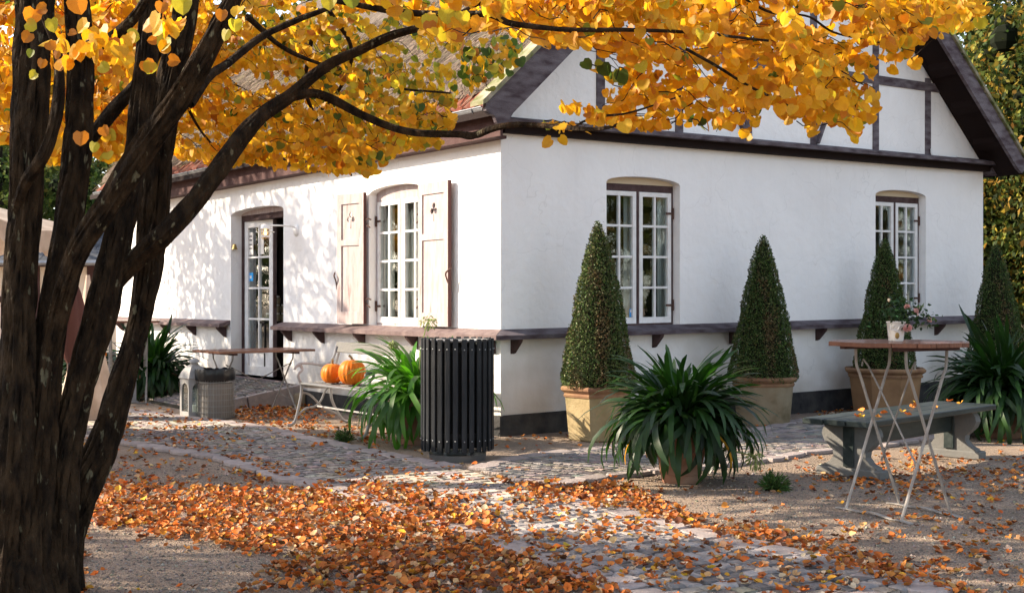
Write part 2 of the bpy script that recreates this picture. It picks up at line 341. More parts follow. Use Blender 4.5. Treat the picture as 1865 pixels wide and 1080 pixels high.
def link(name, me, parent=None, loc=None, rot=None):
    o = bpy.data.objects.new(name, me); C.objects.link(o)
    if parent is not None: o.parent = parent
    if loc is not None: o.location = loc
    if rot is not None: o.rotation_euler = rot if hasattr(rot, '__len__') else (0, 0, rot)
    return o
def tag(o, label=None, cat=None, group=None, kind=None):
    if label: o['label'] = label
    if cat: o['category'] = cat
    if group: o['group'] = group
    if kind: o['kind'] = kind
    return o
def thing(name, label, cat, loc=(0, 0, 0), rz=0.0, group=None):
    return tag(link(name, None, None, loc, (0, 0, rz)), label, cat, group)
def copy_tree(o, parent=None):
    c = o.copy(); C.objects.link(c); c.parent = parent
    for ch in list(o.children): copy_tree(ch, c)
    return c
def sm(pts, k=6):                      # Catmull-Rom smoothing of a polyline (tuples of any length)
    P = [np.array(p, float) for p in pts]; P = [2 * P[0] - P[1]] + P + [2 * P[-1] - P[-2]]; r = []
    for i in range(1, len(P) - 2):
        for j in range(k):
            t = j / k; a, b, c, d = P[i - 1:i + 3]
            r.append(0.5 * (2 * b + (c - a) * t + (2 * a - 5 * b + 4 * c - d) * t * t + (3 * b - a - 3 * c + d) * t ** 3))
    r.append(P[-2]); return r

def batch(name, tv, tf, pos, rot, scl, tint, m, parent=None, kind='stuff'):
    """many small copies of a template joined into one mesh with a colour per copy"""
    tv = np.asarray(tv, float); tf = np.asarray(tf, int); n = len(pos); k = len(tv); q = tf.shape[1]
    V = np.einsum('nij,kj->nki', rot, tv) * np.asarray(scl)[:, None, None] + np.asarray(pos)[:, None, :]
    F = (tf[None] + (np.arange(n) * k)[:, None, None]).reshape(-1)
    me = bpy.data.meshes.new(name); me.vertices.add(n * k); me.vertices.foreach_set('co', V.reshape(-1))
    nf = n * len(tf); me.loops.add(nf * q); me.loops.foreach_set('vertex_index', F)
    me.polygons.add(nf); me.polygons.foreach_set('loop_start', np.arange(nf) * q); me.polygons.foreach_set('loop_total', np.full(nf, q))
    at_ = me.attributes.new('tint', 'FLOAT_COLOR', 'POINT')
    col = np.ones((n, k, 4)); col[:, :, :3] = np.asarray(tint)[:, None, :]; at_.data.foreach_set('color', col.reshape(-1))
    me.materials.append(m); me.update(calc_edges=True); me.validate()
    o = link(name, me, parent)
    if kind: o['kind'] = kind
    return o
def basis(y, nrm):                     # rotation matrices with columns x, y, z from leaf axis y and normal
    y = y / np.linalg.norm(y, axis=1, keepdims=True); x = np.cross(y, nrm); x /= np.linalg.norm(x, axis=1, keepdims=True) + 1e-9
    z = np.cross(x, y); return np.stack([x, y, z], axis=2)
def rand_dirs(n):
    v = rng.normal(size=(n, 3)); return v / np.linalg.norm(v, axis=1, keepdims=True)
def in_poly(px, py, poly):
    px, py = np.asarray(px), np.asarray(py); r = np.zeros(px.shape, bool); j = len(poly) - 1
    for i in range(len(poly)):
        xi, yi = poly[i]; xj, yj = poly[j]
        c = ((yi > py) != (yj > py)) & (px < (xj - xi) * (py - yi) / ((yj - yi) or 1e-9) + xi)
        r ^= c; j = i
    return r
def palette(n, cols, w, jit=0.12, K=0.68):
    w = np.array(w, float); w /= w.sum(); i = rng.choice(len(cols), n, p=w); c = np.array(cols)[i] * K
    return np.clip(c * (1 + rng.normal(size=(n, 1)) * jit) * (1 + rng.normal(size=(n, 3)) * jit * 0.4), 0.003, 0.95)
def vnoise(p, s): return noise.noise(Vector((p[0] * s, p[1] * s, (p[2] if len(p) > 2 else 0) * s)))
# ================================================================== THE GROUND
g = MB(); g.add([(-220, -120, 0), (220, -120, 0), (220, 300, 0), (-220, 300, 0)], [(0, 1, 2, 3)])
tag(g.build('ground', M_GRAVEL, fix=False), kind='structure')

def resample(P, n):
    P = np.array([p[:2] for p in P], float); s = np.r_[0, np.cumsum(np.linalg.norm(np.diff(P, axis=0), axis=1))]
    t = np.linspace(0, s[-1], n); return np.stack([np.interp(t, s, P[:, 0]), np.interp(t, s, P[:, 1])], 1)
def G(*l): return [gnd(*p) for p in l]
P1R = G((205, 747), (403, 771), (487, 784), (556, 801), (626, 815), (700, 831), (760, 843), (850, 862), (985, 897), (1045, 922), (1115, 932), (1164, 950), (1233, 967), (1331, 991), (1408, 1009), (1500, 1026), (1600, 1060), (1680, 1078), (1800, 1110))
P1L = [(-5.9, 14.2, 0), (-4.3, 12.4, 0)] + G((397, 837), (453, 854), (509, 873), (593, 890), (700, 925), (800, 958), (902, 991), (955, 1009), (1045, 1040), (1129, 1072), (1230, 1110))
P2U = G((872, 858), (929, 841), (1014, 828), (1076, 823), (1240, 803), (1404, 782), (1465, 768)) + [house_to_world(6.3, -1.0), house_to_world(8.6, -1.05)]
P2D = G((985, 894), (1091, 873), (1200, 862), (1404, 840), (1465, 828), (1603, 815), (1691, 799)) + [house_to_world(7.0, -2.75), house_to_world(8.6, -2.75)]
COBV = []
for k in range(12):
    r = random.Random(k); b = MB(); b.box((0, 0, 0), (0.089 + r.uniform(-.009, .003), 0.084 + r.uniform(-.007, .004), 0.06), ch=0.008)
    for v in b.v:
        if v.z > 0: v.x += r.uniform(-.005, .005); v.y += r.uniform(-.005, .005); v.z += r.uniform(-.004, .004)
    o = b.build('cobblestone', M_COB); COBV.append(o.data); bpy.data.objects.remove(o)
cob_all = []
def pave(EL, ER, phase=0.0, half=2.0):
    n = 160; A = resample(EL, n); B = resample(ER, n); mid = (A + B) / 2
    for _ in range(60): mid[1:-1] = (mid[:-2] + mid[1:-1] * 2 + mid[2:]) / 4
    s = np.r_[0, np.cumsum(np.linalg.norm(np.diff(mid, axis=0), axis=1))]; d = phase
    # inner edges, a stone's width inside the edging
    poly = [tuple(p[:2]) for p in EL] + [tuple(p[:2]) for p in reversed(ER)]
    pts = []
    while d < s[-1]:
        m = np.array([np.interp(d, s, mid[:, k]) for k in (0, 1)]); m2 = np.array([np.interp(d + .3, s, mid[:, k]) for k in (0, 1)]); m1 = np.array([np.interp(d - .3, s, mid[:, k]) for k in (0, 1)])
        t = (m2 - m1) / (np.linalg.norm(m2 - m1) + 1e-9); nrm = np.array([t[1], -t[0]]); k = -half + random.uniform(0, .05)
        while k < half:
            p = m + nrm * k + t * (.03 * math.sin(k * 3) + random.uniform(-.006, .006)); pts.append((p[0], p[1], math.atan2(nrm[1], nrm[0]) + random.uniform(-.06, .06), 1.0)); k += .098 + random.uniform(-.004, .006)
        d += 0.116
    ok = in_poly([p[0] for p in pts], [p[1] for p in pts], poly)
    cob_all.extend([p for p, o in zip(pts, ok) if o])
pave(P1L, P1R)
pave(P2U, P2D)
P1poly = [tuple(p[:2]) for p in P1L] + [tuple(p[:2]) for p in reversed(P1R)]
def sheet(name, A, B, z, m):
    a = resample(A, 60); b = resample(B, 60); s = MB()
    s.add([(p[0], p[1], z) for p in a] + [(p[0], p[1], z) for p in b], [(i, i + 1, 61 + i, 60 + i) for i in range(59)]); return s
path = sheet('path', P1L, P1R, 0.004, M_JOINT).build('path', M_JOINT, fix=False); tag(path, kind='structure')
path2 = sheet('path', P2U, P2D, 0.008, M_JOINT).build('path', M_JOINT, fix=False); tag(path2, kind='structure')
def vis(p):
    x, y = proj((p[0], p[1], 0)); return 0 < x < 1865 and y < 1080
cob_all.sort(key=lambda p: (not vis(p), p[1]))
TOPZ = 0.030
for i, (x, y, r, sc) in enumerate(cob_all[:300]):
    o = link('cobblestone', COBV[i % 12], path, (x, y, TOPZ - 0.03 + vnoise((x, y), 1.3) * 0.010 + random.uniform(-.005, .004)), (random.uniform(-.04, .04), random.uniform(-.04, .04), r + random.choice((0, math.pi)))); o.scale = (sc * 1.0, 1.22, 1)
cs = MB(); rest = cob_all[300:]
bx_ = MB(); bx_.box((0, 0, 0), (0.089, 0.104, 0.05), ch=0.006)
tri = []
for f in bx_.f:
    for k in range(1, len(f) - 1): tri.append((f[0], f[k], f[k + 1]))
rr = np.array([[math.cos(p[2]), math.sin(p[2])] for p in rest]); n = len(rest)
RM = np.zeros((n, 3, 3)); RM[:, 0, 0] = rr[:, 0]; RM[:, 1, 0] = rr[:, 1]; RM[:, 0, 1] = -rr[:, 1]; RM[:, 1, 1] = rr[:, 0]; RM[:, 2, 2] = 1
tl = rng.normal(size=(n, 2, 1)) * .012; RM[:, 2, 0] = tl[:, 0, 0]; RM[:, 2, 1] = tl[:, 1, 0]
batch('cobbles', [tuple(v) for v in bx_.v], tri, [(p[0], p[1], 0.001 + random.uniform(-.003, .003)) for p in rest], RM, np.ones(n), palette(n, [(.30, .27, .25), (.21, .195, .19), (.37, .32, .28)], (5, 3, 2), .1, K=.92), M_COBSTUFF, path)
# flat edging stones along the paths
def edging(E, par, w=(0.15, 0.22), skip=lambda p: False, z=0.008):
    P = resample(E, 400); s = np.r_[0, np.cumsum(np.linalg.norm(np.diff(P, axis=0), axis=1))]; d = 0.0
    while d < s[-1] - 0.1:
        ln = random.uniform(0.22, 0.42); c = np.array([np.interp(d + ln / 2, s, P[:, k]) for k in (0, 1)]); e = np.array([np.interp(d + ln, s, P[:, k]) for k in (0, 1)])
        t = e - c; t /= np.linalg.norm(t) + 1e-9; d += ln + 0.012
        if skip(c): continue
        q = []; ww = random.uniform(*w)
        for k in range(9):
            a = 2 * math.pi * k / 9 + .2; m_ = 1 / max(abs(math.cos(a)), abs(math.sin(a))) ** 0.95
            q.append((math.cos(a) * m_ * ln / 2 * random.uniform(.9, 1.0), math.sin(a) * m_ * ww / 2 * random.uniform(.78, 1.05)))
        b = MB(); h = 0.03
        b.add([(x, y, -h) for x, y in q] + [(x, y, -.008) for x, y in q] + [(x * .95, y * .93, random.uniform(-.004, -.001)) for x, y in q],
              [(k, (k + 1) % 9, 9 + (k + 1) % 9, 9 + k) for k in range(9)] + [(9 + k, 9 + (k + 1) % 9, 18 + (k + 1) % 9, 18 + k) for k in range(9)] + [tuple(18 + k for k in range(9))])
        b.build('edging_stone', M_EDGE, par, loc=(c[0], c[1], TOPZ + z - .004), rot=math.atan2(t[1], t[0]))
edging(P1L, path, skip=lambda p: p[1] > 13.2)
edging(P1R, path, (0.17, 0.26), skip=lambda p: (8.75 < p[1] < 10.35 and p[0] > -.5) or p[1] < 5.5)
edging(P2U, path2, skip=lambda p: p[1] > 15.5)
edging(P2D, path2, skip=lambda p: p[1] > 15.5)

# paved ramp up to the door
MG_RAMP = (4.38, 10.8)
def rz_(outd): return 0.25 * (1 - outd / 1.45) + 0.004
rp = MB(); a0, a1 = MG_RAMP; o_ = 1.45
pts = [house_to_world(-0.031, a0, 0), house_to_world(-0.031, a1, 0), house_to_world(-o_, a1 + .3, 0), house_to_world(-o_, a0 + .15, 0)]
tops = [p + Vector((0, 0, h)) for p, h in zip(pts, (.25, .25, .012, .012))]
rp.add(pts + tops, [(4, 5, 6, 7), (0, 1, 5, 4), (1, 2, 6, 5), (2, 3, 7, 6), (3, 0, 4, 7)])
ramp = rp.build('ramp', M_JOINT); tag(ramp, kind='structure')
pos, RMs = [], []
k = 0
od = 0.08
while od < 1.4:
    s_ = a0 + 0.08 + (k % 2) * .05 + od * .1
    while s_ < a1:
        pos.append(house_to_world(-od, s_ + random.uniform(-.01, .01), rz_(od) + random.uniform(-.004, .004))); s_ += 0.118
    od += 0.104; k += 1
n = len(pos); RM = np.zeros((n, 3, 3)); ang = HA + rng.normal(size=n) * .05
tiltm = np.array(Matrix.Rotation(HA, 3, 'Z') @ Matrix.Rotation(-0.165, 3, 'Y'))
RM[:] = tiltm
for i_ in range(n): RM[i_] = tiltm @ np.array(Matrix.Rotation(random.uniform(-.06, .06), 3, 'Z'))
batch('cobbles', [tuple(v) for v in bx_.v], tri, [tuple(p) for p in pos], RM, np.ones(n) * .98, palette(n, [(.30, .27, .25), (.21, .195, .19), (.37, .32, .28)], (5, 3, 2), .1, K=.92), M_COBSTUFF, ramp)
for i, f in enumerate((0, .5)):        # the ramp's side kerb in two long stones
    p = house_to_world(-.04 - f * 1.4, a0 - .03 + f * .14, rz_(f * 1.4) - .10); q = house_to_world(-.04 - (f + .49) * 1.4, a0 - .03 + (f + .49) * .14, rz_((f + .49) * 1.4) - .10)
    MB().bar(p, q, 0.09, 0.24, ch=.008).build('kerb_stone', M_EDGE, ramp)

# ================================================================== THE HOUSE
house = thing('house', 'long white plastered cottage with thatched roof, half-timbered gable and brown trim', 'house', HC, HA)
RISE = 0.0106
MF = {'L': Matrix(((0, 0, -1, 0), (1, 0, 0, 0), (0, 1, 0, 0), (0, 0, 0, 1))),
      'G': Matrix(((1, 0, 0, 0), (0, 0, -1, 0), (RISE, 1, 0, 0), (0, 0, 0, 1)))}
def fbox(F, s0, s1, h0, h1, o0, o1, mb=None, ch=0.0):
    mb = mb or MB(); k = len(mb.v); mb.box(((s0 + s1) / 2, (h0 + h1) / 2, (o0 + o1) / 2), (abs(s1 - s0), abs(h1 - h0), abs(o1 - o0)), ch=ch)
    for i in range(k, len(mb.v)): mb.v[i] = MF[F] @ mb.v[i]
    return mb
def arch(s0, s1, z0, zs, rise, n=12):
    c = (s0 + s1) / 2; w = (s1 - s0) / 2
    return [(s0, z0), (s1, z0)] + [(c + w * math.cos(math.pi * k / n), zs + rise * math.sin(math.pi * k / n) ** 0.9) for k in range(n + 1)]
HL, GW, WT = 11.7, 7.96, 0.34
LW = (1.50, 2.66, 1.05, 2.55, .085)     # window on the long side: s0, s1, sill, spring, rise
DR = (4.955, 6.675, 0.28, 2.53, .075)
def gsp(b, z): return z - RISE * b
g1 = (1.349, 2.395, gsp(1.9, 1.06), gsp(1.9, 2.585), .075)
g2 = (5.71, 6.72, gsp(6.2, 1.14), gsp(6.2, 2.66), .075)
wl = MB(); wl.prism([(0, 0), (HL, 0), (HL, 3.06), (0, 3.06)], [arch(*LW), arch(*DR)], WT, MF['L']); wl.build('wall', M_PLASTER, house)
wg = MB(); wg.prism([(0.003, 0), (GW, 0), (GW, 3.06), (0.003, 3.06)], [arch(*g1), arch(*g2)], WT, MF['G'])
for v in wg.v: v.y -= 0.002
wg.build('wall', M_PLASTER, house)
MB().prism([(0, 3.061), (GW, 3.061), (GW, 3.2), (3.73, 6.95), (0, 3.5)], [], .2, Matrix.Translation((0, 0, 0)) @ MF['G'] @ Matrix.Translation((0, 0, .01))).build('gable_wall', M_PLASTER, house)
w3 = MB(); w3.box((GW - .17, HL / 2, 1.53), (.34, HL - .7, 3.06)); w3.box((GW / 2, HL - .17, 1.53), (GW - .7, .34, 3.06)); w3.build('wall', M_PLASTER, house)
pl = MB(); fbox('L', -.03, 4.9, -.05, .20, -.05, .03, pl); fbox('L', 6.7, HL, -.05, .20, -.05, .028, pl); fbox('G', .0, GW + .03, -.05, .205, -.05, .031, pl); pl.build('plinth', M_PLINTH, house)
fbox('L', 4.23, 4.37, 0, .17, .03, .16, ch=.02).build('plinth_stone', M_STONEPOT2, house)
# rooms behind the openings
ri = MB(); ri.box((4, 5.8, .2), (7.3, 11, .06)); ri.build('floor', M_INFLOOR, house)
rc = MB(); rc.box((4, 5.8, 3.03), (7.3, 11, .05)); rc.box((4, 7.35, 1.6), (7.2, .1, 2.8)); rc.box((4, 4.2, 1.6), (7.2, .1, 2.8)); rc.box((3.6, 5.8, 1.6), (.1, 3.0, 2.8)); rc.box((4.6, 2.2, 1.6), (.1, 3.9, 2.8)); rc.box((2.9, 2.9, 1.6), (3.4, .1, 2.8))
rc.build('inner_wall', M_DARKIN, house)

def window(F, s0, s1, z0, zs, rise, rec, fr, fm, top_panel, label=None, inner=0.0):
    w = MB(); t = 0.035
    fbox(F, s0, s0 + t, z0, zs, -rec - .08, -rec, w); fbox(F, s1 - t, s1, z0, zs, -rec - .08, -rec, w)
    fbox(F, s0 + t, s1 - t, zs - .075, zs, -rec - .08, -rec + .002, w); fbox(F, s0 + t, s1 - t, z0, z0 + .03, -rec - .08, -rec + .004, w)
    mid = (s0 + s1) / 2; fbox(F, mid - .02, mid + .02, z0 + .03, zs - .075, -rec - .07, -rec + .006, w)
    win = w.build('window', fm, house)
    if label: win['label'] = label
    MB().prism(arch(s0 + .001, s1 - .001, zs + .001, zs + .002, rise - .003), [], .05, MF[F] @ Matrix.Translation((0, 0, -rec + .004))).build('arch_panel', top_panel, win)
    zb, zt = z0 + .03, zs - .078; st, bar = .048, .024
    for a, b in ((s0 + t, mid - .02), (mid + .02, s1 - t)):
        a += .003; b -= .003; sh = MB(); o1 = -rec + .012
        fbox(F, a, a + st, zb, zt, o1 - .05, o1, sh); fbox(F, b - st, b, zb, zt, o1 - .05, o1, sh)
        fbox(F, a + st, b - st, zt - st, zt, o1 - .05, o1 - .001, sh); fbox(F, a + st, b - st, zb, zb + st * 1.35, o1 - .05, o1 + .003, sh)
        sh.build('sash', M_WHITE, win)
        iw, ih = (b - a - 2 * st - bar) / 2, (zt - zb - 2.35 * st - 3 * bar) / 4
        fbox(F, a + st + iw, a + st + iw + bar, zb + 1.35 * st, zt - st, o1 - .04, o1 - .006).build('glazing_bar', M_WHITE, win)
        for r in range(3):
            hz = zb + 1.35 * st + ih + r * (ih + bar)
            fbox(F, a + st, b - st, hz, hz + bar, o1 - .038, o1 - .009).build('glazing_bar', M_WHITE, win)
        for c_ in range(2):
            for r in range(4):
                x = a + st + c_ * (iw + bar); y = zb + 1.35 * st + r * (ih + bar)
                fbox(F, x - .004, x + iw + .004, y - .004, y + ih + .004, o1 - .027, o1 - .024).build('pane', M_GLASS, win)
    for hz in (z0 + .22, zs - .30):
        h = MB(); fbox(F, s1 - .03, s1 - .012, hz - .06, hz + .06, -rec, -rec + .03, h); fbox(F, s1 - .12, s1 - .02, hz - .012, hz + .012, -rec + .014, -rec + .02, h); h.build('hinge', M_IRON, win)
    return win
w_a = window('G', *g1, .11, None, M_BROWN, M_INFILL, 'gable window nearer the corner')
w_b = window('G', *g2, .11, None, M_BROWN, M_INFILL, 'gable window at the far end')
w_c = window('L', *LW, .10, None, M_SHUT, M_SHUT, 'shuttered window on the sunlit long side')
# window sticker
sx, sz = ga(1152.5, 570, .10); stk = fbox('G', sx - .028, sx + .028, gsp(sx, sz) - .045, gsp(sx, sz) + .045, -.1235, -.1225).build('sticker', M_BLUE, w_a)
sx2, sz2 = ga(1152.5, 566, .10); fbox('G', sx2 - .016, sx2 + .016, gsp(sx2, sz2) - .016, gsp(sx2, sz2) + .012, -.1222, -.1215).build('sticker_mark', M_WHITE, w_a)
sx, sz = ga(1663, 554, .10); fbox('G', sx - .02, sx + .02, gsp(sx, sz) - .035, gsp(sx, sz) + .035, -.1235, -.1225).build('sticker', M_PAPER, w_b)

def curtain(F, s0, s1, z0, z1, outd, label):
    n = 40; vs = []
    for i in range(n + 1):
        s_ = s0 + (s1 - s0) * i / n; w_ = .022 * math.sin(i * 1.15) + .01 * math.sin(i * .37)
        for z in (z0, z1): vs.append(MF[F] @ Vector((s_, z, outd + w_)))
    b = MB(); b.add(vs, [(2 * i, 2 * i + 2, 2 * i + 3, 2 * i + 1) for i in range(n)]); o = b.build('curtain', M_CURT, None, smooth=60, fix=False)
    sol = o.modifiers.new('thickness', 'SOLIDIFY'); sol.thickness = .004
    o.matrix_world = Matrix.Translation(HC) @ Matrix.Rotation(HA, 4, 'Z'); tag(o, label, 'curtain', 'curtains hanging inside the windows')
for (x0, x1, lb) in ((1135, 1158, 'white curtain behind the left sash of the gable window nearer the corner'), (1196, 1221, 'white curtain behind the right sash of the gable window nearer the corner')):
    curtain('G', ga(x0, 450, .24)[0], ga(x1, 450, .24)[0], 1.05, 2.6, -.24, lb)
for (x0, x1, lb) in ((1616, 1628, 'white curtain behind the left sash of the far gable window'), (1661, 1670, 'narrow white curtain at the right of the far gable window')):
    curtain('G', ga(x0, 450, .24)[0], ga(x1, 450, .24)[0], 1.05, 2.65, -.24, lb)
for (x0, x1, lb) in ((688, 709, 'beige-looking curtain at the left of the shuttered window'), (737, 754, 'curtain in the middle of the shuttered window')):
    curtain('L', fa(x1, 450, .22)[0], fa(x0, 450, .22)[0], 1.05, 2.55, -.22, lb)

# door
dw = MB(); s0, s1, z0, zs, rise = DR; rec = .16; t = .06
fbox('L', s0, s0 + t, z0, zs, -rec - .12, -rec, dw); fbox('L', s1 - t, s1, z0, zs, -rec - .12, -rec, dw); fbox('L', s0 + t, s1 - t, zs - .08, zs, -rec - .12, -rec + .002, dw)
door = dw.build('door', M_BROWN, house)
MB().prism(arch(s0 + .001, s1 - .001, zs + .001, zs + .002, rise - .003), [], .05, MF['L'] @ Matrix.Translation((0, 0, -rec + .004))).build('arch_panel', M_SHUT, door)
fbox('L', s0 - .02, s1 + .02, z0 - .1, z0, -rec - .2, .06, ch=.01).build('threshold', M_LEDGE, door)
def leaf_door(a, b, zb, zt, o1):
    st, bar = .095, .026; L_ = []
    m = MB(); fbox('L', a, a + st, zb, zt, o1 - .05, o1, m); fbox('L', b - st, b, zb, zt, o1 - .05, o1, m); fbox('L', a + st, b - st, zt - .09, zt, o1 - .05, o1 - .001, m)
    pz = zb + .37; fbox('L', a + st, b - st, zb, zb + .13, o1 - .05, o1 - .001, m); fbox('L', a + st, b - st, zb + .13, pz - .05, o1 - .04, o1 - .018, m); fbox('L', a + st, b - st, pz - .05, pz, o1 - .05, o1 - .001, m)
    L_.append(('door_leaf', m, M_WHITE)); iw, ih = (b - a - 2 * st - bar) / 2, (zt - .09 - pz - 3 * bar) / 4
    m = MB(); fbox('L', a + st + iw, a + st + iw + bar, pz, zt - .09, o1 - .045, o1 - .004, m); L_.append(('glazing_bar', m, M_WHITE))
    for r in range(3):
        m = MB(); fbox('L', a + st, b - st, pz + ih + r * (ih + bar), pz + (r + 1) * (ih + bar), o1 - .043, o1 - .007, m); L_.append(('glazing_bar', m, M_WHITE))
    for c_ in range(2):
        for r in range(4):
            x = a + st + c_ * (iw + bar); y = pz + r * (ih + bar); m = MB(); fbox('L', x - .003, x + iw + .003, y - .003, y + ih + .003, o1 - .028, o1 - .024, m); L_.append(('pane', m, M_GLASS))
    return L_
mid = (s0 + s1) / 2
hin = Vector((rec + .02, s1 - t, 0)); Rm = Matrix.Translation(hin) @ Matrix.Rotation(R(5), 4, 'Z') @ Matrix.Translation(-hin)
for nm, m, mm in leaf_door(mid + .01, s1 - t - .003, z0 + .004, zs - .083, -rec - .02):
    m.v = [Rm @ v for v in m.v]; m.build(nm, mm, door)
e = MB(); fbox('L', mid - .008, mid + .008, z0 + .01, zs - .085, -rec - .075, -rec - .022, e); e.v = [Rm @ v for v in e.v]; e.build('leaf_edge', M_LEDGE, door)
hp = Vector((rec + .06, s0 + t, 0)); Rm2 = Matrix.Translation(hp) @ Matrix.Rotation(R(-98), 4, 'Z') @ Matrix.Translation(-hp)
for nm, m, mm in leaf_door(s0 + t + .003, mid - .01, z0 + .004, zs - .083, -rec - .02):
    m.v = [Rm2 @ v for v in m.v]; m.build(nm, mm, door)
hd = MB(); fbox('L', mid - .012, mid - .009, z0 + .95, z0 + 1.13, -rec - .07, -rec - .03, hd); hd.v = [Rm @ v for v in hd.v]; hd.build('lock_plate', M_IRON, door)
# papers and blue sign behind the door glass
def on_door(px0, px1, py0, py1, m, nm, lift=.0225, par=None):
    a, z = fa(px1, py1, rec + .02 + .03); b, z2 = fa(px0, py0, rec + .02 + .03); q = MB(); fbox('L', a, b, z, z2, -rec - .02 - lift - .001, -rec - .02 - lift, q); q.v = [Rm @ v for v in q.v]; return q.build(nm, m, par or door)
on_door(452, 460, 424, 464, M_PAPER, 'notice'); on_door(469, 476, 420, 463, M_PAPER, 'notice')
on_door(452.5, 460, 497, 512, M_BLUE, 'sticker')
for yy in (430, 437, 445, 452): on_door(453.5, 458.5, yy, yy + 1.6, M_INK, 'printed_line', .0212)
on_door(454.8, 457.6, 502, 507, M_WHITE, 'sticker_mark', .0212)
# ledges and brackets
def ledge(F, s0, s1, m0=0, m1=0):
    v = [(s0, 1.052, 0), (s0 - m0, .998, .175), (s0 - m0, .955, .175), (s0, .998, 0), (s1, 1.052, 0), (s1 + m1, .998, .175), (s1 + m1, .955, .175), (s1, .998, 0)]
    return MB().add(v, [(0, 1, 2, 3), (4, 7, 6, 5), (0, 4, 5, 1), (1, 5, 6, 2), (2, 6, 7, 3)], MF[F]).build('ledge', M_LEDGE if F == 'L' else M_TIMBER, house)
ledge('L', 0, 2.4, .172, -.002); ledge('L', 2.402, 4.98, 0, .0); ledge('L', 6.70, 9.2); ledge('L', 9.203, HL)
ledge('G', 0.002, 2.7, .174, 0); ledge('G', 2.703, 5.4); ledge('G', 5.403, GW, 0, .1)
for F, L_ in (('L', [fa(x, 620)[0] for x in (901, 840, 760, 664, 590, 531)] + [6.85, 8.0, 9.1, 10.2, 11.3]), ('G', [ga(x, 620)[0] for x in (933, 1060, 1190, 1330, 1487, 1598, 1703)] + [7.8])):
    for s_ in L_:
        MB().prism([(0, 0), (.15, 0), (.14, -.03), (.03, -.14), (0, -.15)], [], .045, MF[F] @ Matrix(((0, 0, 1, s_ + .022), (0, 1, 0, .957), (1, 0, 0, .002), (0, 0, 0, 1)))).build('bracket', M_BROWN, house)
# shutters with clover cut-outs
def clover(cx, cy, r=.078):
    P = []
    for k in range(96):
        a = 2 * math.pi * k / 96 + math.pi / 2; rad = r * .16; ux, uy = math.cos(a), math.sin(a)
        for la in (90, 197, 343):
            qx, qy = .56 * r * math.cos(R(la)), .56 * r * math.sin(R(la)); d = ux * qx + uy * qy; disc = d * d - (qx * qx + qy * qy - (.40 * r) ** 2)
            if disc > 0 and d > 0: rad = max(rad, d + math.sqrt(disc))
        if abs(((a - 3 * math.pi / 2 + math.pi) % (2 * math.pi)) - math.pi) < .10: rad = r * 1.55
        P.append((cx + rad * math.cos(a), cy + rad * uy))
    return P
def shutter(hx, wdt, z0, z1, ang, side, off, label):
    # hinged at hx, free edge towards -side (towards corner) or +side
    h = z1 - z0; M = Matrix.Translation((-off, hx, z0)) @ Matrix.Rotation(ang, 4, 'Z') @ Matrix(((0, 0, -1, 0), (side, 0, 0, 0), (0, 1, 0, 0), (0, 0, 0, 1)))
    sx = .085; b = MB()
    p1 = [(sx, h * .645), (wdt - sx, h * .645), (wdt - sx, h - .12), (sx, h - .12)]; p2 = [(sx, .14), (wdt - sx, .14), (wdt - sx, h * .60), (sx, h * .60)]
    b.prism([(0, 0), (wdt, 0), (wdt, h), (0, h)], [p1, p2], .042, M)
    o = b.build('shutter', M_SHUT, house); o['label'] = label
    for i, q in enumerate((p1, p2)):
        x0, y0, x1, y1 = q[0][0], q[0][1], q[2][0], q[2][1]; hol = [clover((x0 + x1) / 2, (y0 + y1) / 2 + .04)] if i == 0 else []
        MB().prism([(x0, y0), (x1, y0), (x1, y1), (x0, y1)], hol, .016, M @ Matrix.Translation((0, 0, -.014))).build('panel', M_SHUT, o)
    MB().prism([(-.004, 0), (-.001, 0), (-.001, h), (-.004, h)], [], .042, M @ Matrix.Translation((0, 0, 0))).build('edge_strip', M_SHUTEDGE, o)
    if side < 0: MB().prism([(wdt + .001, 0), (wdt + .004, 0), (wdt + .004, h), (wdt + .001, h)], [], .042, M).build('edge_strip', M_SHUTEDGE, o)
    for hz in (.22, h - .38):
        g = MB(); g.tube([M @ Vector(p) for p in ((-.085, hz - .03, -.03), (-.03, hz + .0, -.03), (.0, hz + .05, -.02), (-.055, hz + .075, -.03), (-.09, hz + .06, -.04))], .009, 6); g.build('hinge', M_IRON, o)
    g = MB(); g.tube([M @ Vector(p) for p in sm([(wdt + .02, .40, -.02), (wdt - .0, .50, .015), (wdt + .015, .56, .03), (wdt + .05, .60, -.01)])], .009, 6); g.build('hook', M_IRON, o)
    return o
shutter(1.47, .63, 1.065, 2.585, R(-2), -1, .06, 'right shutter, nearer the corner')
shutter(2.67, .51, 1.065, 2.585, R(9), 1, .07, 'left shutter, nearer the door')
# wooden trim of the gable
fbox('G', -.02, GW + .06, 2.985, 3.062, -.02, .10).build('beam', M_SOFFIT, house)
v = [(-.12, 3.155, .0), (-.12, 3.105, .20), (-.12, 3.064, .20), (-.12, 3.064, .0)]
MB().add(v + [(GW + .12, y, z) for _, y, z in v], [(0, 1, 2, 3), (4, 7, 6, 5), (0, 4, 5, 1), (1, 5, 6, 2), (2, 6, 7, 3), (3, 7, 4, 0)], MF['G']).build('drip_board', M_TIMBER, house)
MB().prism([(GW + .02, 2.98), (GW + .1, 2.93), (GW + .22, 2.94), (GW + .36, 3.02), (GW + .42, 3.12), (GW + .05, 3.14)], [], .16, MF['G'] @ Matrix.Translation((0, 0, .13))).build('corbel', M_TIMBER, house)
for px in (1092, 1235, 1361, 1593, 1688, 1480):
    b, _ = ga(px, 200); roofz = min(3.67 + .92 * b, 10.53 - .92 * b) - .12
    fbox('G', b - .055, b + .055, 3.15, roofz - RISE * b, .0, .024).build('timber_post', M_TIMBER, house)
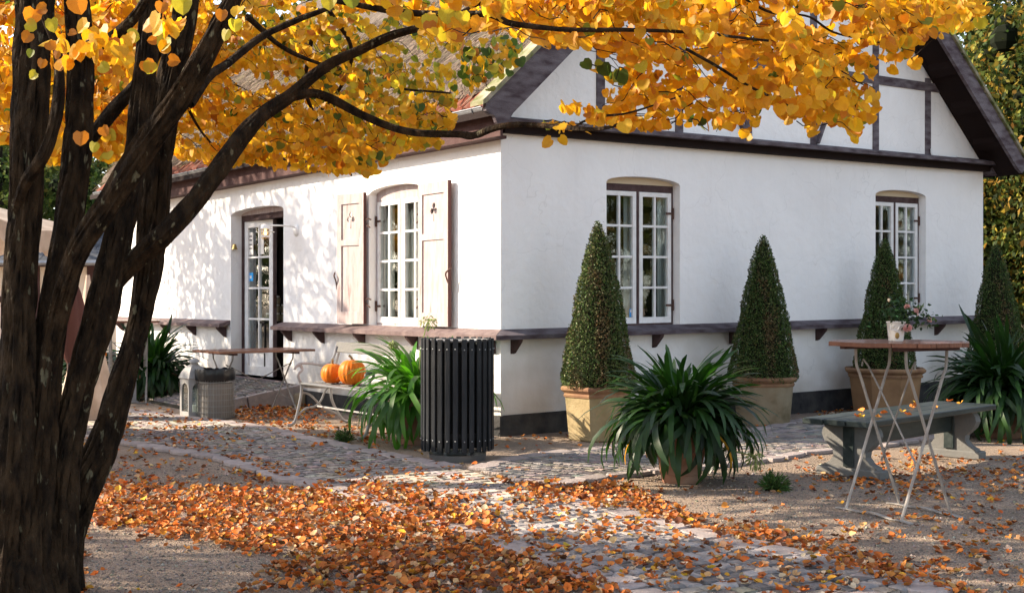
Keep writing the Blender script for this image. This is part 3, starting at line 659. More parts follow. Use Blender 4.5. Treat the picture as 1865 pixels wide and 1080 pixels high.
fbox('G', .75, GW - .95, 3.97, 4.08, .0, .027).build('timber_rail', M_TIMBER, house)
def brace(p, q):
    b0, z0 = ga(*p); b1, z1 = ga(*q); m = MB(); m.bar(MF['G'] @ Vector((b0, z0 - RISE * b0, .012)), MF['G'] @ Vector((b1, z1 - RISE * b1, .012)), .030, .11, up=(0, 1, 0)); m.build('timber_brace', M_TIMBER, house)
brace((1322, 172), (1352, 243)); brace((1514, 175), (1484, 262))
cbl = MB(); cbl.tube(sm([MF['G'] @ Vector((ga(x, y)[0], gsp(ga(x, y)[0], ga(x, y)[1]), .05)) for x, y in ((1690, 272), (1693, 284), (1712, 286), (1728, 288), (1736, 286))]), .012, 6); cbl.build('cable', M_WHITE, house)
# roof
SL = .92; ex, ez = -.30, 3.15; AP = (3.73, 7.11)
def rpt(x, lift=0): return ez + .02 + (x - ex) * SL + lift
OV = .50
rf = MB()
rf.add([(ex, -OV, rpt(ex)), (AP[0], -OV, rpt(AP[0])), (AP[0], HL + .5, rpt(AP[0])), (ex, HL + .5, rpt(ex)),
        (ex, -OV, rpt(ex) - .07), (AP[0], -OV, rpt(AP[0]) - .07), (AP[0], HL + .5, rpt(AP[0]) - .07), (ex, HL + .5, rpt(ex) - .07)],
       [(0, 1, 2, 3), (7, 6, 5, 4), (0, 4, 5, 1), (2, 6, 7, 3), (0, 3, 7, 4)])
x2 = 8.11; zr = lambda x: 3.10 + (8.06 - x) * SL
rf.add([(x2, -OV, zr(x2)), (AP[0], -OV, zr(AP[0])), (AP[0], HL + .5, zr(AP[0])), (x2, HL + .5, zr(x2)),
        (x2, -OV, zr(x2) - .05), (AP[0], -OV, zr(AP[0]) - .05), (AP[0], HL + .5, zr(AP[0]) - .05), (x2, HL + .5, zr(x2) - .05)],
       [(0, 3, 2, 1), (7, 4, 5, 6), (0, 1, 5, 4), (2, 3, 7, 6), (0, 4, 7, 3)])
roof = rf.build('roof', M_SOFFIT, house)
def tb(pts, m, nm, o0, o1, smooth=None):
    return MB().prism(pts, [], o1 - o0, MF['G'] @ Matrix.Translation((0, 0, o1))).build(nm, m, roof, smooth=smooth)
def Lz(b): return 3.17 + (b + .55) * SL
tb([(-.55, 3.17), (-.545, 3.10), (-.50, 3.07), (-.45, 3.06), (-.425, 3.0), (-.385, 2.965), (-.33, 2.97), (-.29, 3.02), (-.237, 3.10), (AP[0], 3.10 + (AP[0] + .237) * SL), (AP[0], Lz(AP[0]))], M_TIMBER, 'bargeboard', OV, OV + .045)
tb([(8.10, 3.08), (8.09, 2.98), (8.02, 2.93), (7.93, 2.98), (AP[0], 2.98 + (7.93 - AP[0]) * SL), (AP[0], 3.08 + (8.10 - AP[0]) * SL)], M_TIMBER, 'bargeboard', OV, OV + .045)
tb([(-.60, 3.15), (-.60, 3.19), (AP[0], Lz(AP[0]) + .04), (AP[0], Lz(AP[0]) + .002), (-.56, 3.17)], M_MOSSBOARD, 'capping_board', OV - .14, OV + .075)
tb([(8.16, 3.04), (8.16, 3.09), (AP[0], 3.09 + (8.16 - AP[0]) * SL), (AP[0], 3.045 + (8.14 - AP[0]) * SL)], M_MOSSBOARD, 'capping_board', OV - .14, OV + .075)
tb([(7.95, 3.09), (8.06, 3.0), (AP[0], 3.0 + (8.0 - AP[0]) * SL), (AP[0], 3.2 + (7.95 - AP[0]) * SL)], M_SOFFIT, 'rafter', .0, .09)
tb([(.0, 3.15), (.0, 3.5), (AP[0], 3.55 + AP[0] * SL), (AP[0], 3.30 + AP[0] * SL)], M_SOFFIT, 'rafter', .0, .09)
for k in range(8):                       # purlin ends under the overhang
    b = 7.6 - k * .48; tb([(b, zr(b) - .2), (b + .09, zr(b + .09) - .2), (b + .09, zr(b + .09) - .055), (b, zr(b) - .055)], M_SOFFIT, 'purlin_end', .09, OV - .01)
# moss on the right verge
mp = []; 
for k in range(900):
    t_ = random.random(); x = 8.13 - t_ * 3.4; mp.append((x + random.uniform(-.02, .05), -OV - .05 + random.random() * .25, 3.10 + (8.14 - x) * SL + random.uniform(.0, .05)))
n = len(mp); batch('moss', [(-1, -1, 0), (1, -1, 0), (0, 1, .6)], [(0, 1, 2)], mp, basis(rand_dirs(n), rand_dirs(n)), rng.uniform(.012, .03, n), palette(n, [(.06, .08, .02), (.1, .11, .03), (.05, .045, .02)], (3, 2, 2)), M_BOX, roof)
# soffit, fascia, gutter
MB().box((-.075, HL / 2 - .05, 2.935), (.15, HL + .1, .03)).build('soffit', M_FASCIA, house)
MB().box((-.165, HL / 2 - .1, 3.035), (.03, HL + .3, .23)).build('fascia', M_FASCIA, house)
def gutter(y0, y1, nm):
    b = MB(); n = 12; vs = []
    for y in (y0, y1):
        for rr_ in (.062, .058):
            for k in range(n + 1):
                a = math.pi + math.pi * k / n; vs.append((-.25 + rr_ * math.cos(a), y, 3.205 + rr_ * 1.05 * math.sin(a)))
    m_ = n + 1
    for k in range(n):
        b.f += [(k, k + 1, 2 * m_ + k + 1, 2 * m_ + k), (m_ + k, 3 * m_ + k, 3 * m_ + k + 1, m_ + k + 1)]
        b.f += [(k, m_ + k, m_ + k + 1, k + 1), (2 * m_ + k, 2 * m_ + k + 1, 3 * m_ + k + 1, 3 * m_ + k)]
    b.v = [Vector(v) for v in vs]; b.f += [(0, 2 * m_, 3 * m_, m_), (n, m_ + n, 3 * m_ + n, 2 * m_ + n)]
    b.tube([(-.312, y0, 3.205), (-.312, y1, 3.205)], .008, 6); return b.build(nm, M_ZINC, house, smooth=35)
gut = gutter(-.12, HL + .3, 'gutter')
MB().lathe([(.001, 0), (.06, 0), (.06, .003), (.001, .003)], 16, M=Matrix.Translation((-.25, -.123, 3.185)) @ Matrix.Rotation(R(90), 4, 'X')).build('end_cap', M_ZINC, gut)
for k in range(18):
    y = .05 + k * .68; MB().tube([(-.25 + .068 * math.cos(math.pi + math.pi * j / 8), y, 3.205 + .070 * math.sin(math.pi + math.pi * j / 8)) for j in range(9)] + [(-.175, y, 3.23)], .006, 5).build('gutter_strap', M_ZINC, gut)
# pantiles along the eave
tv = MB(); n = 8; prof = []
for k in range(n + 1): prof.append((-.115 + .23 * k / n, .028 * math.cos(2 * math.pi * k / n * 1.0 + .6)))
vs = [(x, y_, z + dz) for x, (y_, z) in [(0.0, p) for p in prof] + [(.40, p) for p in prof] for dz in (0,)]
tv.add([(0, p[0], p[1]) for p in prof] + [(.40, p[0], p[1]) for p in prof] + [(0, p[0], p[1] - .014) for p in prof], [(k, k + 1, n + 2 + k, n + 1 + k) for k in range(n)] + [(k, 2 * n + 2 + k, 2 * n + 3 + k, k + 1) for k in range(n)])
tile0 = tv.build('tile', M_TILE, roof, smooth=60)
ang = -math.atan(SL)
tiles = []
for row in range(2):
    for k in range(53):
        y = -.36 + k * .232
        if y > HL + .4: continue
        x = ex + .0 + row * .235
        o = tile0 if not tiles else link('tile', tile0.data, roof); tiles.append(o)
        o.location = (x, y, rpt(x, .045 + row * .012) + random.uniform(-.004, .004)); o.rotation_euler = (random.uniform(-.02, .02), ang + .05 + random.uniform(-.02, .02), random.uniform(-.03, .03))
# thatch
th = MB(); nx, ny = 36, 130; xs = np.linspace(-.10, AP[0] + .05, nx); ys = np.linspace(-OV + .13, HL + .45, ny)
for i, x in enumerate(xs):
    for j, y in enumerate(ys):
        d = .10 * noise.noise(Vector((x * 1.2, y * 1.2, 0))) + .03 * noise.noise(Vector((x * 2, y * 9, 3)))
        th.v.append(Vector((x + (.03 * noise.noise(Vector((y * 5, 1, 1))) if i == 0 else 0), y, rpt(x, .19 + d))))
for i in range(nx - 1):
    for j in range(ny - 1): th.f.append((i * ny + j, (i + 1) * ny + j, (i + 1) * ny + j + 1, i * ny + j + 1))
o_ = len(th.v)
for j, y in enumerate(ys): th.v.append(Vector((-.11, y, rpt(-.11, .05))))
for j in range(ny - 1): th.f.append((j, j + 1, o_ + j + 1, o_ + j))
o2 = len(th.v)
for i, x in enumerate(xs): th.v.append(Vector((x, ys[0] + .01, rpt(x, .0))))
for i in range(nx - 1): th.f.append((i * ny, o2 + i, o2 + i + 1, (i + 1) * ny))
thatch = th.build('thatch', M_THATCH, roof, smooth=80, fix=False)
n = 34000; sxx = rng.uniform(-.16, 1.9, n); syy = rng.uniform(-OV + .13, HL + .4, n); sz_ = np.array([rpt(a, .205 + .10 * noise.noise(Vector((a * 1.2, b * 1.2, 0)))) for a, b in zip(sxx, syy)]) + rng.uniform(-.03, .015, n)
front = sxx < -.03; sz_[front] -= rng.uniform(0, .16, front.sum())
dirs = np.stack([-np.cos(.70 + rng.normal(size=n) * .12), rng.normal(size=n) * .28, -np.sin(.70 + rng.normal(size=n) * .12)], 1)
nr = np.tile([[-.6, 0, .8]], (n, 1)) + rng.normal(size=(n, 3)) * .3
batch('thatch_straw', [(-.025, 0, 0), (.025, 0, 0), (.015, 1, .04), (-.015, 1, .04)], [(0, 1, 2, 3)], np.stack([sxx, syy, sz_], 1), basis(dirs, nr), rng.uniform(.09, .22, n), palette(n, [(.42, .31, .23), (.29, .21, .15), (.14, .10, .07), (.32, .29, .13)], (4, 4, 2, 1)), M_STRAW, roof)
# reddish battens seen under the thatch edge by the verge
MB().box((.03, -OV + .22, rpt(.03, .07)), (.30, .42, .10), Matrix.Rotation(ang, 3, 'Y')).build('eave_filler', M_TILE, roof)

# wall lamp by the door
lp = fa(540, 420); lw = house_to_world(0, lp[0], lp[1])
lamp = thing('wall_lamp', 'white industrial wall lamp on a long arm beside the open glazed door', 'lamp', lw, HA)
MB().lathe([(.001, .035), (.045, .03), (.075, .012), (.08, 0), (.001, 0)], 20, M=Matrix.Rotation(R(-90), 4, 'Y')).build('wall_plate', M_WHITE, lamp, smooth=50)
MB().tube(sm([(-.02, 0, .03), (-.05, 0, .05), (-.12, 0, .055), (-.36, 0, .055), (-.40, 0, .05)]), .011, 8).build('arm', M_WHITE, lamp, smooth=60)
lb_ = (-.43, 0, 0)
MB().lathe([(.001, .065), (.035, .062), (.055, .045), (.06, .02), (.075, .012), (.075, .006), (.055, .004), (.001, .004)], 24, lb_).build('lamp_cap', M_WHITE, lamp, smooth=40)
MB().lathe([(.001, -.135), (.03, -.13), (.047, -.11), (.05, -.09), (.05, .0), (.047, .0), (.047, -.09), (.04, -.115), (.001, -.12)], 24, lb_).build('glass_shade', M_LAMPG, lamp, smooth=60)
MB().lathe([(.001, -.075), (.016, -.07), (.022, -.05), (.016, -.02), (.014, .0), (.001, .0)], 14, lb_).build('bulb', M_BULB, lamp, smooth=70)
MB().lathe([(.115, -.037), (.117, -.030), (.065, -.025), (.062, -.032)], 28, lb_, closed=True).build('shade_ring', M_WHITE, lamp, smooth=30)
MB().lathe([(.056, -.10), (.060, -.10), (.060, -.075), (.056, -.075)], 24, lb_, closed=True).build('guard_ring', M_WHITE, lamp)
for k in range(4):
    a = k * math.pi / 2 + .6; MB().tube([(-.43 + .06 * math.cos(a), .06 * math.sin(a), .01), (-.43 + .06 * math.cos(a), .06 * math.sin(a), -.09)], .004, 5).build('guard_rod', M_WHITE, lamp)
# brass bell on the reveal
bw = house_to_world(.04, 6.68 - .04, fa(430, 450)[1]); MB().lathe([(.001, .05), (.02, .045), (.03, 0), (.045, -.03), (.040, -.03), (.001, .02)], 16).build('bell', M_BRASS, None, smooth=50, loc=bw)
tag(bpy.context.scene.objects['bell'], 'small brass bell on the left reveal of the door opening', 'bell')
# things inside the doorway
def inner(px, py, yplane):
    u = (px - CX) / FPX; dx, dy = u * RX + RY, -u * RY + RX; lx, ly = -7.10, -10.16
    t = (yplane - ly) / dy; return lx + dx * t, CAM_H + (YH - py) / FPX * t
x1_, zt = inner(506, 450, 7.28); _, zb = inner(506, 535, 7.28)
pf = thing('picture', 'tall black framed picture on the dark wall inside the doorway', 'picture', house_to_world(x1_ - .3, 7.28, (zt + zb) / 2), HA)
hh = (zt - zb) / 2; f_ = MB(); f_.box((-.28, 0, 0), (.04, .03, 2 * hh)); f_.box((.28, 0, 0), (.04, .03, 2 * hh)); f_.box((0, 0, hh - .02), (.52, .03, .04)); f_.box((0, 0, -hh + .02), (.52, .03, .04)); f_.build('frame', M_FRAMEBLK, pf)
MB().box((0, .01, 0), (.52, .006, 2 * hh - .08)).build('print', M_PICT, pf)
sx_, szz = inner(503, 584, 6.2)
shf = thing('shop_shelf', 'dark shelf stand just inside the doorway carrying jars', 'shelf', house_to_world(sx_, 6.2, 0), HA)
MB().box((0, 0, szz - .02), (.5, .3, .03)).build('shelf_board', M_FRAMEBLK, shf)
for dx in (-.22, .22):
    for dy in (-.12, .12): MB().box((dx, dy, (szz + .2) / 2 - .03), (.035, .035, szz - .25)).build('leg', M_FRAMEBLK, shf)
jar0 = thing('jar', 'pale preserve jar on the shelf inside the doorway', 'jar', house_to_world(sx_ - .04, 6.1, szz - .005), HA, 'preserve jars stacked on the shelf inside the doorway')
MB().lathe([(.001, 0), (.045, .003), (.048, .02), (.048, .08), (.038, .095), (.001, .096)], 14).build('jar_body', M_JAR, jar0, smooth=50)
MB().lathe([(.001, .096), (.04, .096), (.04, .115), (.001, .117)], 14).build('lid', M_CERAM, jar0, smooth=50)
jar0['label'] = 'bottom preserve jar of the tallest jar stack inside the doorway'
for dx, dy, lv, lb in ((.07, 0, 0, 'preserve jar at the foot of the stack of two inside the doorway'), (.18, .02, 0, 'single preserve jar at the right end of the doorway shelf'), (-.15, .02, 0, 'single preserve jar at the left end of the doorway shelf'), (-.04, 0, 1, 'middle preserve jar of the tallest jar stack inside the doorway'), (.07, 0, 1, 'upper preserve jar of the stack of two inside the doorway'), (-.04, .0, 2, 'topmost preserve jar of the tallest jar stack inside the doorway')):
    c = copy_tree(jar0); c['label'] = lb; c.location = house_to_world(sx_ + dx, 6.1 + dy, szz - .005 + lv * .119)
# ================================================================== THE TREE
TREE = thing('tree', 'multi-stemmed autumn tree with dark furrowed bark and heart-shaped orange and yellow leaves', 'tree', (-2.1, 5.9, 0))
TI = Vector((-2.1, 5.9, 0))
def stem(pts, name='branch', n=40, step=0.024, ridge=0.15, m=None):
    """pts: (px, py, width in px, distance)"""
    q = sm(pts, 10); wf = .94 if name == 'trunk' else .93; P = [at(a[0], a[1], a[3]) for a in q]; Rr = [a[2] * wf / 2 / FPX * a[3] for a in q]
    L = [0]
    for i in range(1, len(P)): L.append(L[-1] + (P[i] - P[i - 1]).length)
    k = max(3, int(L[-1] / step)); o = MB(); seed = random.uniform(0, 50)
    T = (P[1] - P[0]).normalized(); Nn = Vector((0, 1, 0)); Nn = (Nn - T * Nn.dot(T)).normalized()
    c = 0
    ph = np.array([random.uniform(0, 6.28) for _ in range(4)])
    for i in range(k + 1):
        s = L[-1] * i / k
        while c < len(L) - 2 and L[c + 1] < s: c += 1
        f = (s - L[c]) / max(1e-6, L[c + 1] - L[c]); p = P[c].lerp(P[c + 1], f); r = Rr[c] * (1 - f) + Rr[c + 1] * f
        T2 = (P[min(c + 1, len(P) - 1)] - P[c]).normalized()
        T = T.lerp(T2, .3).normalized(); Nn = (Nn - T * Nn.dot(T)).normalized(); B = T.cross(Nn)
        for j in range(n):
            a = 2 * math.pi * j / n; x, y = math.cos(a), math.sin(a)
            v = noise.noise(Vector((x * 2.2 * (1 + r * 6), y * 2.2 * (1 + r * 6), s * 2.2 + seed)))
            v2 = abs(noise.noise(Vector((x * 5 * (1 + r * 8), y * 5 * (1 + r * 8), s * 3.0 + seed + 9))))
            v3 = noise.noise(Vector((x * 3, y * 3, s * 9 + seed + 4)))
            d = 1 + ridge * (1.1 * v - 1.9 * (max(0, .28 - v2) / .28) ** 1.5 * .9 + .35 + .45 * v3)
            o.v.append(p - TI + (Nn * x + B * y) * r * d)
    for i in range(k):
        for j in range(n):
            a_, b_ = i * n + j, i * n + (j + 1) % n; o.f.append((a_, b_, b_ + n, a_ + n))
    o.f.append(tuple(k * n + j for j in range(n)))
    return o.build(name, m or M_BARK, TREE, smooth=70, fix=False)
stem([(8, 1120, 130, 5.45), (14, 1000, 96, 5.5), (24, 850, 78, 5.5), (32, 700, 66, 5.55), (35, 540, 62, 5.6), (42, 430, 60, 5.6), (50, 300, 62, 5.6), (58, 150, 66, 5.65), (62, 0, 70, 5.7), (66, -160, 64, 5.75)], 'trunk', 56)
stem([(58, 1130, 110, 5.5), (58, 1000, 88, 5.55), (66, 850, 72, 5.6), (78, 700, 62, 5.65), (98, 560, 58, 5.7), (122, 420, 54, 5.75), (140, 280, 52, 5.8), (146, 130, 48, 5.8), (140, 0, 45, 5.8), (128, -170, 40, 5.8)], 'trunk', 56)
stem([(96, 1130, 100, 5.6), (102, 1000, 80, 5.65), (112, 860, 68, 5.7), (137, 740, 54, 5.75), (158, 660, 56, 5.77), (182, 580, 58, 5.8), (204, 480, 56, 5.85), (226, 380, 52, 5.9), (246, 290, 44, 5.95), (257, 190, 42, 6.0), (268, 90, 42, 6.0), (276, 0, 40, 6.0), (284, -160, 36, 6.0)], 'trunk', 56)
stem([(112, 1130, 92, 5.75), (118, 1000, 70, 5.8), (146, 900, 66, 5.85), (188, 810, 58, 5.9), (212, 730, 51, 5.95), (234, 660, 46, 6.0), (255, 580, 44, 6.1), (272, 480, 50, 6.15), (282, 360, 56, 6.2), (290, 260, 54, 6.2), (312, 140, 48, 6.2), (334, 40, 46, 6.2), (352, -140, 40, 6.2)], 'trunk', 56)
stem([(78, 720, 30, 5.68), (96, 620, 38, 5.64), (120, 525, 42, 5.57), (148, 445, 44, 5.5), (200, 368, 48, 5.45), (258, 275, 49, 5.4), (318, 192, 46, 5.35), (362, 120, 42, 5.3), (396, 55, 37, 5.3), (432, -20, 33, 5.3), (470, -140, 28, 5.2)], 'trunk', 48)
stem([(186, 560, 26, 5.86), (205, 520, 34, 5.86), (232, 488, 38, 5.86), (264, 458, 41, 5.82), (312, 415, 41, 5.75), (352, 368, 38, 5.8), (398, 308, 36, 5.9), (440, 250, 33, 6.0), (482, 207, 29, 6.1), (527, 176, 25, 6.2), (572, 138, 23, 6.3), (606, 114, 20, 6.35), (655, 92, 18, 6.4), (712, 66, 16, 6.4), (775, 48, 13, 6.4), (850, 20, 10, 6.3), (930, -30, 8, 6.2)], 'branch', 32)
stem([(520, 180, 20, 6.2), (567, 171, 19, 6.25), (604, 181, 17, 6.3), (648, 204, 16, 6.3), (707, 230, 14, 6.3), (759, 242, 14, 6.2), (833, 245, 13, 6.1), (863, 247, 14, 6.0), (900, 234, 12, 5.9), (955, 227, 10, 5.8), (1050, 235, 9, 5.6), (1100, 234, 7, 5.5), (1145, 221, 5, 5.4)], 'branch', 24)
stem([(22, 430, 20, 5.6), (30, 380, 20, 5.55), (48, 330, 22, 5.47), (78, 285, 23, 5.4), (100, 225, 23, 5.4), (108, 160, 21, 5.4), (104, 90, 17, 5.4), (80, 30, 13, 5.4), (60, -50, 10, 5.4)], 'branch', 28)
stem([(150, 275, 26, 6.1), (180, 235, 28, 6.1), (212, 195, 27, 6.15), (240, 165, 24, 6.2), (270, 125, 20, 6.3), (300, 70, 18, 6.3), (340, 0, 14, 6.3)], 'branch', 24)
stem([(128, 100, 18, 5.7), (165, 92, 20, 5.65), (208, 66, 21, 5.6), (245, 32, 20, 5.5), (275, -20, 16, 5.4), (300, -80, 12, 5.4)], 'branch', 24)
stem([(345, 190, 20, 5.9), (381, 140, 18, 6.1), (416, 115, 16, 6.3), (476, 68, 14, 6.5), (540, 38, 12, 6.6), (600, 15, 9, 6.6), (680, -20, 7, 6.6)], 'branch', 24)
stem([(600, 0, 10, 5.3), (722, 22, 12, 5.3), (800, 26, 12, 5.25), (889, 27, 13, 5.2), (925, 42, 12, 5.2), (963, 48, 11, 5.2), (1018, 54, 10, 5.2), (1080, 55, 9, 5.2), (1150, 55, 8, 5.2), (1260, 60, 6, 5.2), (1400, 75, 5, 5.2)], 'branch', 20)
stem([(1046, 234, 5, 5.6), (1062, 222, 5, 5.6), (1100, 212, 5, 5.5), (1150, 205, 4, 5.5), (1240, 175, 3, 5.4)], 'branch', 12)
stem([(1250, 90, 6, 5.1), (1309, 123, 6, 5.2), (1360, 155, 5, 5.3), (1410, 180, 5, 5.3), (1461, 206, 3.5, 5.4)], 'branch', 12)
stem([(560, 225, 6, 8.8), (620, 160, 7, 8.6), (640, 90, 8, 8.3), (600, 20, 9, 8.0)], 'branch', 12)
stem([(640, 320, 3.5, 9.2), (600, 255, 5, 9.0), (568, 200, 6, 8.8), (556, 150, 8, 8.5), (570, 60, 9, 8.2)], 'branch', 12)
stem([(820, 170, 4, 8.4), (720, 160, 5, 8.2), (620, 130, 6, 8.0), (520, 90, 9, 7.6), (450, 30, 11, 7.2)], 'branch', 12)
stem([(420, 300, 4, 9.0), (360, 230, 5, 8.8), (330, 150, 7, 8.5), (330, 40, 9, 8)], 'branch', 12)
stem([(1330, -20, 6, 5.4), (1400, 22, 5, 5.5), (1470, 30, 4.5, 5.5), (1520, 60, 4, 5.6), (1600, 78, 3, 5.7), (1670, 95, 2, 5.8)], 'branch', 12)
# lichen patches on the bark: small raised flakes
fl = []; 
HEART_V = [(0, 0, 0), (-.27, -.12, .02), (-.53, .08, .06), (-.54, .42, .08), (-.33, .76, .05), (0, .96, -.02), (.33, .76, .05), (.54, .42, .08), (.53, .08, .06), (.27, -.12, .02), (0, .42, -.03)]
HEART_F = [(10, 0, 1), (10, 1, 2), (10, 2, 3), (10, 3, 4), (10, 4, 5), (10, 5, 6), (10, 6, 7), (10, 7, 8), (10, 8, 9), (10, 9, 0)]
ORANGE = [(.64, .345, .012), (.60, .28, .010), (.66, .41, .022), (.42, .155, .012)]
YEL = [(.58, .35, .022), (.42, .37, .03), (.20, .24, .025), (.06, .11, .014)]
leafP, leafY, leafN, leafS, leafT = [], [], [], [], []
twM = MB()
def sprays(poly, count, dr, cols, w, length=(.22, .5), size=(.044, .066), pairs=.036, dens=None, droop=.25, tol=0, lateral=None, twig=.62):
    xs = [p[0] for p in poly]; ys = [p[1] for p in poly]; made = 0; tries = 0
    while made < count and tries < count * 30:
        tries += 1; px = random.uniform(min(xs), max(xs)); py = random.uniform(min(ys), max(ys))
        if not in_poly([px], [py], poly)[0]: continue
        if dens and random.random() > dens(px, py): continue
        D = random.uniform(*dr); c = at(px, py, D); made += 1
        a = random.uniform(0, 2 * math.pi); ln = random.uniform(*length); d = Vector((math.cos(a), math.sin(a) * .8, random.uniform(-.35, .12))).normalized()
        if lateral and random.random() < .6: d = (Vector(lateral) + Vector((random.gauss(0, .3), random.gauss(0, .4), random.gauss(0, .22)))).normalized()
        k = max(3, int(ln / pairs)); prev = None; pts = []
        j1, j2 = random.uniform(0, 50), random.uniform(0, 50)
        for i in range(k + 1):
            f = i / k - .5; p = c + d * ln * f + Vector((0, .04 * noise.noise(Vector((j2, f * 5, 0))), -droop * ln * (f + .5) ** 2 + .07 * noise.noise(Vector((j1, f * 4, 0))) + .012 * noise.noise(Vector((j1, f * 16, 3))))); pts.append(p)
            x, y = proj(p)
            if y > -60 and not in_poly([x], [y], poly)[0]: continue
            for sgn in (-1, 1):
                if random.random() < .12: continue
                side = d.cross(Vector((0, 0, 1))) * sgn
                ydir = side * random.uniform(.2, .9) + Vector((0, 0, -1)) * random.uniform(.55, 1.2) + d * random.uniform(-.1, .4) + Vector([random.gauss(0, .22) for _ in range(3)])
                ydir.normalize(); base = p + ydir * random.uniform(.012, .03)
                x, y = proj(base + ydir * .05)
                if y > -60 and not in_poly([x], [y], poly)[0]: continue
                nm = Vector((random.gauss(-.15, .6), random.gauss(-.75, .5), random.gauss(.35, .5)))
                leafP.append(base); leafY.append(ydir); leafN.append(nm); leafS.append(random.uniform(*size))
                ww = w(x, y) if callable(w) else w; leafT.append(random.choices(cols, ww)[0])
        q = [p_ for p_ in pts if (lambda t: t[1] < 0 or in_poly([t[0]], [t[1]], poly)[0])(proj(p_))]
        q = q[1:-1]
        if len(q) > 2 and random.random() < twig: twM.tube([p_ - TI for p_ in q], [.0035 * (1 - .6 * i / len(q)) for i in range(len(q))], 3, cap=False)
COLS = ORANGE + YEL
Z1 = [(930, -70), (1800, -70), (1797, 50), (1728, 78), (1662, 82), (1687, 119), (1666, 152), (1621, 131), (1592, 135), (1609, 164), (1605, 197), (1576, 240), (1563, 267), (1540, 235), (1500, 232), (1469, 256), (1449, 228), (1387, 205), (1379, 246), (1358, 262), (1330, 240), (1289, 242), (1240, 228), (1198, 246), (1110, 240), (1010, 245), (965, 222), (985, 200), (1060, 165), (1130, 150), (1130, 110), (1060, 90), (1020, 95), (990, 60), (900, 30)]
def d1(x, y):
    if y > 150 and x < 1340: return .72
    if 90 < y < 160 and x < 1330: return .45
    if y > 150: return .75
    return 1
sprays(Z1, 275, (5.2, 6.6), COLS, lambda x, y: (8, 5, 6, 1, 2.5, .7 + (x > 1450) * .6, (.25 + (x > 1500) * 1.2), .12), dens=d1, size=(.030, .062), lateral=(1, 0, -.15))
Z1b = [(1000, 95), (1040, 92), (1145, 120), (1150, 150), (1120, 160), (1080, 130), (1010, 110)]
sprays(Z1b, 7, (5.4, 6), COLS, (0, 0, .3, .1, .5, 1, 2, 3), length=(.1, .25))
Z2 = [(560, -70), (1010, -70), (1010, 92), (960, 85), (930, 60), (900, 62), (860, 60), (835, 80), (800, 88), (760, 62), (700, 30), (600, 20)]
sprays(Z2, 50, (5.0, 6.4), COLS, (8, 4, 6, 1, 2, .4, .3, .3), lateral=(1, 0, -.15))
sprays([(930, 235), (985, 240), (1110, 240), (1105, 262), (980, 268), (930, 262), (885, 262), (890, 245)], 7, (5.7, 6.0), COLS, (4, 1, 5, 0, 2, 1, 0, 0), length=(.1, .25), twig=0)
Z3 = [(300, 200), (330, 80), (420, -40), (720, -40), (840, 30), (860, 110), (850, 150), (835, 178), (830, 232), (805, 262), (796, 281), (737, 276), (700, 308), (667, 330), (640, 318), (589, 330), (545, 312), (500, 315), (430, 312), (390, 305), (310, 290)]
def w3_(x, y):
    g_ = max(0, min(1, (x - 420) / 300)) * max(0, min(1, (250 - y) / 120)); u_ = max(0, min(1, (x - 640) / 100))
    return (5 * (1 - g_) + .7, 2 * (1 - g_) + .2, 7, .7, 7 + 3 * u_, 1.2 + 3 * g_ + 2.5 * u_, .6 + 2.4 * g_ + u_, .25 + 1.4 * g_)
def d3(x, y):
    if x > 690 and 60 < y < 190: return .30
    if x > 560 and y < 200: return .45
    if x > 440 and y < 160: return .6
    if x < 430 and y > 255: return .55
    return 1
sprays(Z3, 250, (7.6, 9.8), COLS, w3_, size=(.040, .062), dens=d3, lateral=(1, 0, -.5), length=(.3, .6))
sprays([(820, 60), (1000, 60), (990, 85), (920, 150), (900, 175), (850, 170)], 14, (7.5, 8.6), COLS, (1, 0, .5, 1, .6, 1, 2, 3), length=(.12, .3))
Z4 = [(-60, -60), (430, -60), (330, 120), (310, 285), (240, 285), (205, 300), (160, 285), (95, 306), (60, 262), (-60, 268)]
sprays(Z4, 300, (6.6, 9.6), COLS, (8, 5, 6, 1, 4, 1.5, .7, .3), lateral=(.3, -.5, -.5), length=(.3, .6), size=(.05, .066))
sprays([(190, 270), (205, 255), (200, 300), (180, 298)], 3, (6.4, 7.2), COLS, (4, 1, 4, 0, 3, 1, 0, 0), length=(.1, .2))
sprays([(20, 0), (560, 0), (400, 40), (300, 100), (230, 140), (120, 150), (40, 120)], 9, (4.7, 5.2), COLS, (4, 3, 5, 1, 3, 1, 1, .4), length=(.1, .22), size=(.05, .068), dens=lambda x, y: 1 if y < 60 or x < 200 else .3)
# canopy above and to the left of the picture (it shades the stems and the foreground)
for _ in range(260):
    p = Vector((random.uniform(-5.2, 3.6), random.uniform(3.4, 10.2), random.uniform(3.0, 5.6)))
    x, y = proj(p)
    if y > -60 and -60 < x < 1925: continue
    for k in range(12):
        q = p + Vector([random.gauss(0, .22) for _ in range(3)])
        x, y = proj(q)
        if y > -60 and -60 < x < 1925: continue
        yd = Vector((random.gauss(0, .6), random.gauss(0, .6), -1)).normalized(); leafP.append(q); leafY.append(yd); leafN.append(Vector((random.gauss(-.3, .6), random.gauss(-.3, .6), random.gauss(.5, .5))))
        leafS.append(random.uniform(.05, .075)); leafT.append(random.choices(COLS, (8, 5, 6, 1, 4, 2, 1, 1))[0])
twM.build('twigs', M_TWIG, TREE, fix=False)['kind'] = 'stuff'
LP = np.array([tuple(p) for p in leafP]); LY = np.array([tuple(p) for p in leafY]); LN = np.array([tuple(p) for p in leafN]); LS = np.array(leafS); LT = np.array(leafT)
LT = np.clip(LT * (1 + rng.normal(size=(len(LT), 1)) * .13), .004, .95)
